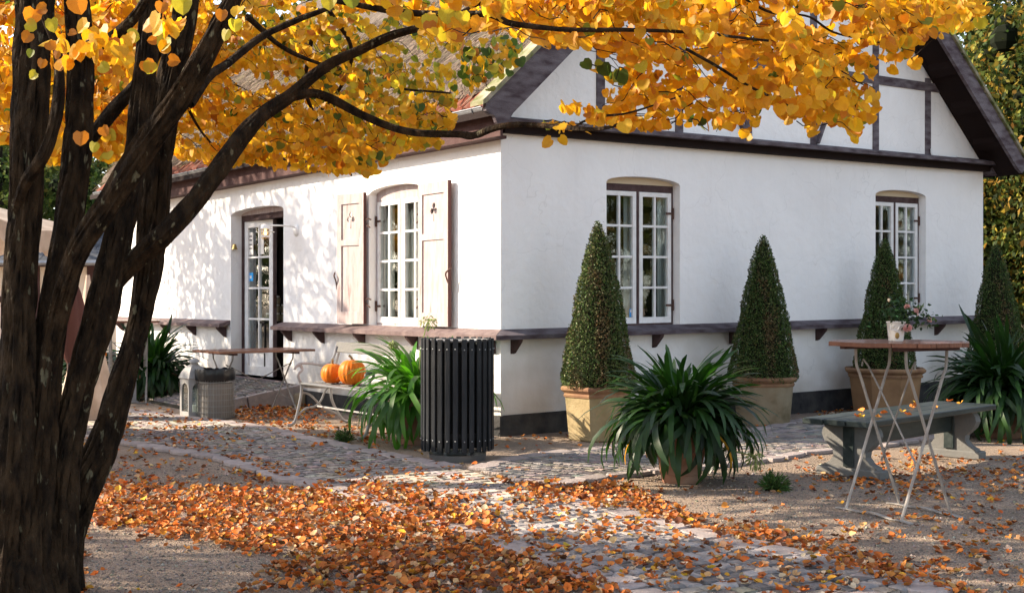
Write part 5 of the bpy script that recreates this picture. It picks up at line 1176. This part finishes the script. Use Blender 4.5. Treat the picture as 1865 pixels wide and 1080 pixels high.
def pumpkin(label, loc, r, h, ribs, tilt):
    t = thing('pumpkin', label, 'pumpkin', loc, random.uniform(0, 6)); b = MB(); n, m_ = 72, 22
    for i in range(m_ + 1):
        ph_ = math.pi * i / m_
        for k in range(n):
            a = 2 * math.pi * k / n; rb = 1 - .055 * (1 - abs(math.sin(a * ribs / 2)) ** .7) * math.sin(ph_) ** .5
            q = math.sin(ph_) ** .82 * r * rb; z = math.cos(ph_) * h / 2 * (1 if abs(math.cos(ph_)) < .9 else 1 - .6 * (abs(math.cos(ph_)) - .9))
            b.v.append(Vector((q * math.cos(a), q * math.sin(a), z + h / 2)))
    for i in range(m_):
        for k in range(n): a_, b_ = i * n + k, i * n + (k + 1) % n; b.f.append((a_, b_, b_ + n, a_ + n))
    b.build('body', M_PUMP, t, smooth=80); MB().tube(sm([(0, 0, h * .90), (0, .0, h * 1.0), (.018, .008, h + .03), (.035, .01, h + .04)]), [.022] * 6 + [.012] * 13, 8).build('stalk', M_STEM, t, smooth=60)
pumpkin('left-hand orange pumpkin, round and smooth, on the cast-iron bench', house_to_world(-.97, 1.70, .462), .122, .215, 14, 0)
pumpkin('right-hand pumpkin, taller and ribbed, half hidden by the leaves on the bench', house_to_world(-.93, 1.34, .462), .145, .27, 18, 0)

# ================================================================== THE LEFT BACKGROUND
def parasol(label, loc, r, rim, apex, n=8, val=.2, rot=.3):
    t = thing('parasol', label, 'parasol', loc, rot)
    c = MB(); k = 6
    for s_ in range(n):
        a0_, a1_ = 2 * math.pi * s_ / n, 2 * math.pi * (s_ + 1) / n; vs = []
        for i in range(k + 1):
            for j in range(k + 1):
                f = i / k; g_ = j / k; p0 = Vector((r * f * math.cos(a0_), r * f * math.sin(a0_), 0)); p1 = Vector((r * f * math.cos(a1_), r * f * math.sin(a1_), 0)); p = p0.lerp(p1, g_)
                sag = -.07 * f * math.sin(math.pi * g_) - .10 * f * (1 - f); p.z = apex + (rim - apex) * f + sag; vs.append(p)
        c.add(vs, [(i * (k + 1) + j, i * (k + 1) + j + 1, (i + 1) * (k + 1) + j + 1, (i + 1) * (k + 1) + j) for i in range(k) for j in range(k)])
    o = c.build('canopy', M_CANVAS, t, smooth=25)
    v_ = MB()
    for s_ in range(n):
        a0_, a1_ = 2 * math.pi * s_ / n, 2 * math.pi * (s_ + 1) / n; P_ = []
        for j in range(13):
            g_ = j / 12; p = Vector((r * math.cos(a0_), r * math.sin(a0_), 0)).lerp(Vector((r * math.cos(a1_), r * math.sin(a1_), 0)), g_); p.z = rim - .07 * math.sin(math.pi * g_); P_.append(p)
            q = p * 1.01; q.z = p.z - val * (.55 + .45 * abs(math.sin(3 * math.pi * g_))); P_.append(q)
        v_.add(P_, [(2 * i, 2 * i + 2, 2 * i + 3, 2 * i + 1) for i in range(12)])
    v_.build('valance', M_CANVAS, t, fix=False)
    MB().tube([(0, 0, 0), (0, 0, apex)], .03, 10).build('pole', M_BENCHST, t); MB().lathe([(.001, 0), (.35, 0), (.35, .06), (.05, .08), (.001, .08)], 20).build('base', M_STEEL, t)
    for s_ in range(n):
        a = 2 * math.pi * s_ / n; MB().tube([(0, 0, apex - .06), (r * math.cos(a) * .97, r * math.sin(a) * .97, rim - .03)], .009, 5).build('rib', M_BENCHST, t)
parasol('open cream canvas parasol with a scalloped edge at the left edge of the picture', (-6.12, 11.3, 0), 2.1, 2.03, 2.62)
def drape(name, label, cat, loc, h, r0, r1, m, folds=9, z0=0.02):
    b = MB(); n = 54; k = 12
    for i in range(k + 1):
        f = i / k
        for j in range(n):
            a = 2 * math.pi * j / n; rr_ = (r0 + (r1 - r0) * f ** 1.1) * (1 + .22 * f * math.sin(a * folds + .8 * math.sin(f * 3)) ** 1); b.v.append(Vector((rr_ * math.cos(a), rr_ * math.sin(a), h - (h - z0) * f)))
    for i in range(k):
        for j in range(n): a_, b_ = i * n + j, i * n + (j + 1) % n; b.f.append((a_, b_, b_ + n, a_ + n))
    b.f.append(tuple(range(n))); o = b.build(name, m, None, smooth=60); o.location = loc; tag(o, label, cat)
pp = gnd(160, 765)
drape('canvas_cover', 'cream canvas cover tapering to a point, seen between the tree stems', 'cover', (pp.x, pp.y, 0), 1.62, .02, .30, M_CANVAS, 7)
pp = at(126, 600, 13.2); pf_ = thing('folded_parasol', 'folded red-brown parasol on a pole behind the left stems', 'parasol', (pp.x, pp.y, 0))
b = MB(); 
for i in range(11):
    f = i / 10
    for j in range(36):
        a = 2 * math.pi * j / 36; rr_ = (.02 + .12 * math.sin(math.pi * min(1, f * 1.12)) ** .8) * (1 + .2 * math.sin(a * 6)); b.v.append(Vector((rr_ * math.cos(a), rr_ * math.sin(a), 1.62 - 1.05 * f)))
for i in range(10):
    for j in range(36): a_, b_ = i * 36 + j, i * 36 + (j + 1) % 36; b.f.append((a_, b_, b_ + 36, a_ + 36))
b.build('folded_canopy', M_CANVAS2, pf_, smooth=60, fix=False); MB().tube([(0, 0, 0), (0, 0, 1.7)], .022, 8).build('pole', M_BENCHST, pf_)
ct = thing('cloth_table', 'small round table under a floor-length white cloth at the left edge', 'table', (-5.28, 12.7, 0))
b = MB(); n = 60
for i, (r_, z_) in enumerate(((.001, .75), (.33, .75), (.36, .735), (.38, .45), (.41, .06))):
    for j in range(n):
        a = 2 * math.pi * j / n; q = r_ * (1 + (.05 * math.sin(9 * a) if i > 2 else 0)); b.v.append(Vector((q * math.cos(a), q * math.sin(a), z_)))
for i in range(4):
    for j in range(n): a_, b_ = i * n + j, i * n + (j + 1) % n; b.f.append((a_, b_, b_ + n, a_ + n))
b.build('cloth', M_WHITE, ct, smooth=50); MB().tube([(0, 0, 0), (0, 0, .74)], .03, 8).build('leg', M_STEEL, ct)
# outbuilding
ob = thing('outbuilding', 'low half-timbered outbuilding with slate roof far behind the tree stems', 'outbuilding', (-11.2, 27.5, 0), 0)
MB().box((0, 1.5, 1.1), (8.4, 3, 2.2)).build('wall', M_OUTWALL, ob)
for x in (-4.1, -2.9, -1.7, -.5, .8, 2.0, 3.1, 4.1): MB().box((x, -.01, 1.1), (.16, .06, 2.2)).build('timber_post', M_FASCIA, ob)
for z in (.12, 1.35, 2.12): MB().box((0, -.005, z), (8.4, .05, .13)).build('timber_rail', M_FASCIA, ob)
rfo = MB(); rfo.add([(-4.4, -.35, 2.16), (4.4, -.35, 2.16), (4.4, 1.5, 2.9), (-4.4, 1.5, 2.9), (-4.4, 3.3, 2.16), (4.4, 3.3, 2.16)], [(0, 1, 2, 3), (3, 2, 5, 4)]); ro = rfo.build('roof', M_SLATE, ob)
sl_ = MB().box((0, 0, 0), (.32, .42, .02)).build('slate', M_SLATE, ro); sl_['kind'] = ''; del sl_['kind']
slt = Matrix.Rotation(math.atan2(.74, 1.85), 4, 'X'); fst = True
for r_ in range(6):
    for k in range(26):
        o = sl_ if fst else link('slate', sl_.data, ro); fst = False; f = (r_ + .5) / 6
        o.matrix_local = Matrix.Translation((-4.2 + k * .335 + (r_ % 2) * .16, -.35 + 1.85 * f, 2.18 + .74 * f + .012)) @ slt @ Matrix.Rotation(.04, 4, 'X')
MB().tube([(-4.4, -.42, 2.13), (4.4, -.42, 2.13)], .06, 8).build('gutter', M_ZINC, ob)

# ================================================================== TREES BEYOND
def bgtree(label, x, y, h, r, z0, n, cols, w, size=(.10, .18), core=True, lumps=26, name='deciduous_tree', squash=.85):
    t = thing(name, label, 'tree', (x, y, 0)); seed = random.uniform(0, 99)
    MB().tube(sm([(0, 0, 0), (.1, 0, h * .3), (-.1, .1, h * .62), (0, 0, h * .85)]), [.22 * (1 - .7 * i / 18) for i in range(19)], 10).build('trunk', M_BGTRUNK, t, smooth=60)
    cen = []
    for k in range(lumps):
        d = Vector(rand_dirs(1)[0]); f = random.uniform(.45, .95); cz = (h + z0) / 2
        cen.append((Vector((d.x * r * f, d.y * r * f, cz + d.z * (h - z0) / 2 * f * squash)), r * random.uniform(.22, .42)))
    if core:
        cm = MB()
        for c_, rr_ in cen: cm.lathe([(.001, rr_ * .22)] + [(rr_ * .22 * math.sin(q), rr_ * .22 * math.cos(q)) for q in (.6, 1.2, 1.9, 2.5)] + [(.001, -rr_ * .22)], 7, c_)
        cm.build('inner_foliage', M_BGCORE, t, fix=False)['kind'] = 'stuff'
    ci = rng.integers(0, lumps, n); d = rand_dirs(n); rad_ = rng.uniform(.45, 1.05, n) ** .6
    P = np.array([tuple(c_[0]) for c_ in cen])[ci] + d * (np.array([c_[1] for c_ in cen])[ci] * rad_)[:, None]
    cc = palette(n, cols, w, .2, K=.62); lumpt = rng.normal(size=(lumps, 1)) * .22 + 1; cc = np.clip(cc * lumpt[ci], .004, .9)
    yd = d * .5 + rng.normal(size=(n, 3)) * .6 + np.array([0, 0, -.5])
    batch('foliage', [(0, 0, 0), (.30, .45, .05), (0, 1, -.05), (-.30, .45, .05)], [(0, 1, 2, 3)], P, basis(yd, d + rng.normal(size=(n, 3)) * .6), rng.uniform(size[0], size[1], n), cc, M_BGLEAF, t)
DG = [(.05, .08, .018), (.10, .13, .028), (.26, .24, .04), (.40, .25, .04)]
bgtree('broad green and russet tree directly behind the right end of the roof', 11.4, 24.5, 9.5, 3.0, 1.0, 42000, DG, (5, 4, 3, 2.4), (.09, .17), lumps=110)
bgtree('yellow-green tree low on the right beyond the house', 12.6, 21.5, 5.5, 2.6, .2, 12000, DG, (4, 4, 4, 1), (.09, .15), lumps=34)
bgtree('dark tall tree at the right edge, furthest back', 15.5, 31, 12, 4.2, 1, 24000, DG, (6, 3, 1.5, 1.5), (.15, .24), lumps=40)
bgtree('dense green shrub tree beyond the gable end behind the last topiary', 10.2, 20.6, 3.0, 2.0, .1, 8000, DG, (6, 4, 1, .5), (.08, .13), lumps=26)
bgtree('russet-leaved tree behind the upper right roof edge', 9.5, 30, 12, 3.6, 2, 20000, DG, (3, 3, 3, 4), (.14, .22), lumps=34)
bgtree('light green leafy tree behind the parasol, seen between the left stems', -12.6, 31, 7.0, 3.0, .6, 11000, [(.06, .10, .02), (.12, .18, .04), (.25, .28, .05)], (3, 4, 2), (.12, .2), lumps=34)
bgtree('dark tree behind the outbuilding between the stems', -9.2, 34, 8.5, 3.2, .5, 9000, DG, (6, 3, 1, .3), (.15, .24), lumps=34)
bgtree('grey-green tree at the far left behind the parasol', -17.5, 33, 9, 3.8, .5, 10000, DG, (4, 5, 2, .3), (.15, .24), lumps=36)
# neighbouring trees outside the frame: the left ones are placed to cast the dappled shade seen on wall and yard
bgtree('golden tree standing out of frame to the left, level with the door', -10.5, 18.1, 7.2, 2.75, 2.2, 14000, ORANGE, (3, 2, 3, 1), (.10, .17), core=False, lumps=30)
bgtree('golden tree out of frame to the left, beside the foreground', -8.1, 7.1, 6.6, 1.2, 1.9, 4600, ORANGE, (3, 2, 3, 1), (.10, .17), core=False, lumps=26)
bgtree('tall golden tree out of frame to the left, beyond the foreground', -7.4, 9.75, 8.4, 1.15, 4.9, 3600, ORANGE, (3, 2, 3, 1), (.10, .17), core=False, lumps=22)
bgtree('large green tree out of frame to the right of the yard', 19, 8, 9, 4.2, .5, 6000, DG, (4, 4, 3, 2), (.2, .3), lumps=30)  # unseen trees on the right, added for reflections in the gable windows
bgtree('second large green tree out of frame to the right of the yard', 21, 1, 10, 4.5, .5, 6000, DG, (4, 4, 3, 2), (.2, .3), lumps=30)
bgtree('third large green tree out of frame to the right of the house', 20, 15, 9, 4.0, .5, 6000, DG, (4, 4, 3, 3), (.2, .3), lumps=30)
def wood(x0, x1, y0, y1, h, n, nm):
    P = np.stack([rng.uniform(x0, x1, n), rng.uniform(y0, y1, n), rng.uniform(0, 1, n) ** .8 * h], 1); P[:, 2] *= .8 + .25 * np.sin(P[:, 0] * .7) + .1 * np.sin(P[:, 0] * 2.1)
    batch('distant_wood', [(0, 0, 0), (.3, .45, .05), (0, 1, -.05), (-.3, .45, .05)], [(0, 1, 2, 3)], P, basis(rand_dirs(n), rand_dirs(n)), rng.uniform(.5, .9, n), palette(n, DG, (5, 4, 2, 1), .25), M_BGLEAF, None)
wood(-45, 60, 44, 50, 12, 42000, '')
bgtree('dense dark evergreen tree filling the gap beneath the right eave', 10.6, 27.5, 6.2, 3.0, .1, 26000, DG, (6, 5, 2, .6), (.12, .2), lumps=80)
wood(-42, -34, -12, 40, 9, 9000, '')  # unseen wood added on the left to block the low sky glow
# ================================================================== FALLEN LEAVES AND PEBBLES
LH = [(.92, [(150, 905), (230, 897), (330, 898), (420, 899), (560, 900), (640, 888), (760, 903), (880, 925), (905, 975), (960, 1012), (1060, 1048), (1150, 1090), (440, 1090), (500, 1050), (540, 1022), (450, 1000), (330, 985), (240, 975), (150, 958)]),
      (.78, [(905, 915), (960, 893), (1010, 885), (1130, 886), (1180, 900), (1230, 930), (1330, 955), (1440, 978), (1560, 1010), (1700, 1050), (1790, 1090), (1650, 1090), (1545, 1046), (1390, 1006), (1250, 970), (1125, 936), (1010, 928)]),
      (.20, [(760, 900), (1000, 895), (1060, 925), (1200, 960), (1330, 1000), (1500, 1040), (1600, 1090), (1150, 1090), (1050, 1045), (930, 1000), (870, 950)]),
      (.20, [(1590, 850), (1865, 835), (1865, 935), (1640, 915), (1560, 880)]),
      (.10, [(1420, 985), (1560, 940), (1865, 940), (1865, 1090), (1700, 1090), (1600, 1030)]),
      (.55, [(440, 742), (560, 735), (590, 748), (520, 768), (430, 772)]),
      (.18, [(430, 770), (600, 760), (720, 800), (700, 825), (540, 790)]),
      (.35, [(310, 800), (350, 798), (360, 815), (320, 825)]), (.30, [(430, 840), (520, 850), (550, 885), (470, 880), (420, 860)]),
      (.45, [(165, 885), (330, 885), (360, 905), (160, 910)]), (.10, [(200, 740), (420, 770), (450, 840), (600, 880), (180, 895)]),
      (.30, [(1450, 850), (1560, 862), (1600, 885), (1480, 880)]), (.35, [(1610, 838), (1700, 832), (1690, 850), (1600, 860)]),
      (.35, [(1490, 742), (1570, 735), (1570, 765), (1480, 768)]), (.10, [(560, 845), (760, 860), (1150, 870), (1160, 900), (640, 890)])]
N = 185000; X = rng.uniform(-5.2, 6.0, N); Y = 5.2 + rng.uniform(0, 1, N) ** 1.25 * 11.5
qx = CX + FPX * X / Y; qy = YH + FPX * CAM_H / Y; dens = np.full(N, .020)
jx = np.array([noise.noise(Vector((a * 3.1, b * 3.1, 2))) + .7 * noise.noise(Vector((a * 9, b * 9, 8))) for a, b in zip(X, Y)])
for d_, poly in LH:
    m_ = in_poly(qx + jx * 60, qy + jx * 26, poly); dens[m_] = np.maximum(dens[m_], d_)
dens[(qx < 160) & (qy > 900)] = .35
nz = np.array([noise.noise(Vector((a * 2.3, b * 2.3, 0))) + .6 * noise.noise(Vector((a * 7, b * 7, 5))) for a, b in zip(X, Y)])
dens = dens * np.clip(1 + nz * np.where(dens > .7, .55, 1.3), 0, 2)
ca = HC; lx = (X - HC.x) * RX + (Y - HC.y) * RY; ly = -(X - HC.x) * RY + (Y - HC.y) * RX
inside = (lx > -.04) & (ly > -.04); onramp = (lx > -1.5) & (ly > 4.4)
keep = (rng.uniform(size=N) < dens * .60) & ~inside & ~onramp
X, Y, dens = X[keep], Y[keep], dens[keep]; n = len(X)
z = .024 + np.where(dens > .5, rng.uniform(0, 1, n) ** 1.5 * .040, rng.uniform(0, .006, n))
onp = in_poly(X, Y, [tuple(p[:2]) for p in P1L] + [tuple(p[:2]) for p in reversed(P1R)]); z[~onp] -= .016; z[onp] += .008
a = rng.uniform(0, 2 * np.pi, n); tilt = rng.normal(size=n) * np.where(dens > .5, .55, .25)
yd = np.stack([np.cos(a), np.sin(a), tilt], 1); nm = np.stack([rng.normal(size=n) * .35, rng.normal(size=n) * .35, np.ones(n)], 1)
sz = rng.uniform(.025, .047, n)
LIT = [(.70, .20, .040), (.74, .29, .07), (.44, .15, .045), (.74, .45, .22), (.80, .42, .05), (.22, .085, .04), (.66, .50, .36)]
LW_ = (6, 4, 5, 2.4, .9, 3.2, 1.2)
cols = palette(n, LIT, LW_, .18, K=.76)
near = [i for i in np.argsort(Y) if dens[i] < .45 and 0 < (CX + FPX * X[i] / Y[i]) < 1865 and (YH + FPX * CAM_H / Y[i]) < 1078][:170]
nearset = set(int(i) for i in near); restm = np.array([i not in nearset for i in range(n)])
CURL = [(x, y, z_ + .45 * abs(x) + .30 * (y - .4) ** 2 * (1 if k % 2 else -1)) for k, (x, y, z_) in enumerate(HEART_V)]
CURL2 = [(x * .75, y, -.10 + 1.0 * x * x + .6 * (y - .5) ** 2 + .12 * math.sin(x * 9 + y * 7)) for x, y, z_ in HEART_V]
half = rng.uniform(size=n) < .5; RR = basis(yd, nm); Pp = np.stack([X, Y, z], 1)
for v_, msk in ((CURL, restm & half), (CURL2, restm & ~half)):
    batch('leaf_litter', v_, HEART_F, Pp[msk], RR[msk], sz[msk], cols[msk], M_LITTER, None)
FM = []
for k in range(14):
    me = bpy.data.meshes.new('fallen_leaf'); base_ = CURL if k % 2 else CURL2; vv = [(x + random.uniform(-.03, .03), y, z_ + random.uniform(-.03, .03)) for x, y, z_ in base_]; me.from_pydata(vv, [], HEART_F)
    c_ = [.76 * LIT[k % 7][j] * random.uniform(.9, 1.15) for j in range(3)]; a_ = me.attributes.new('tint', 'FLOAT_COLOR', 'POINT'); a_.data.foreach_set('color', [q for v in vv for q in (*c_, 1)]); me.materials.append(M_LITTER); FM.append(me)
def put_leaf(p, y_, n_, s_, k, label, group):
    o = link('fallen_leaf', FM[k % 14], None); m3 = basis(np.array([y_], float), np.array([n_], float))[0]; M4 = Matrix.Identity(4)
    for a_ in range(3):
        for b_ in range(3): M4[a_][b_] = m3[a_][b_]
    o.matrix_world = Matrix.Translation(p) @ M4 @ Matrix.Scale(s_, 4); tag(o, label, 'leaf', group)
for j, i in enumerate(near):
    x_, y_ = CX + FPX * X[i] / Y[i], YH + FPX * CAM_H / Y[i]
    if onp[i]: l_, g_ = 'dry orange-brown leaf lying by itself on the foreground cobbles', 'single leaves on the foreground cobbles'
    elif x_ > 1100: l_, g_ = 'dry leaf lying by itself on the gravel right of the cobbled path', 'single leaves on the right gravel'
    else: l_, g_ = 'dry leaf lying by itself on the gravel left of the cobbled path', 'single leaves on the left gravel'
    put_leaf(Pp[i], yd[i], nm[i], sz[i], j, l_, g_)
ax, ay = math.cos(R(45.5)), math.sin(R(45.5))
for j, (px, py) in enumerate(((1557, 757), (1571, 749), (1569, 757), (1605, 752), (1602, 760), (1644, 748), (1649, 754), (1665, 742), (1668, 733), (1663, 738), (1707, 743), (1750, 733), (1726, 731))):
    p = gnd(px, py, .456); put_leaf(p, (math.cos(j * 2.1), math.sin(j * 2.1), random.uniform(-.2, .35)), (random.gauss(0, .3), random.gauss(0, .3), 1), .055, [0, 1, 4, 7, 8, 11][j % 6], 'bright orange leaf lying on the planks of the long garden bench', 'leaves on the garden bench')
# gravel: loose pebbles over the near ground
N = 52000; X = rng.uniform(-3.6, 4.4, N); Y = 5.3 + rng.uniform(0, 1, N) ** 1.5 * 5.0
k_ = ~in_poly(X, Y, [tuple(p[:2]) for p in P1L] + [tuple(p[:2]) for p in reversed(P1R)]) & ~in_poly(X, Y, [tuple(p[:2]) for p in P2U] + [tuple(p[:2]) for p in reversed(P2D)])
X, Y = X[k_], Y[k_]; n = len(X)
OCT = [(1, 0, 0), (-1, 0, 0), (0, 1, 0), (0, -1, 0), (0, 0, .7), (0, 0, -.7)]; OF = [(0, 2, 4), (2, 1, 4), (1, 3, 4), (3, 0, 4), (2, 0, 5), (1, 2, 5), (3, 1, 5), (0, 3, 5)]
batch('pebbles', OCT, OF, np.stack([X, Y, np.full(n, .001)], 1), basis(rand_dirs(n) * np.array([1, 1, .2]) + .001, rand_dirs(n) * .3 + np.array([0, 0, 1])), np.clip(.003 + rng.exponential(.0028, n), 0, .016), palette(n, [(.36, .30, .25), (.27, .22, .18), (.45, .40, .34), (.20, .17, .15)], (4, 4, 1.2, 2), .15), M_PEB, None)
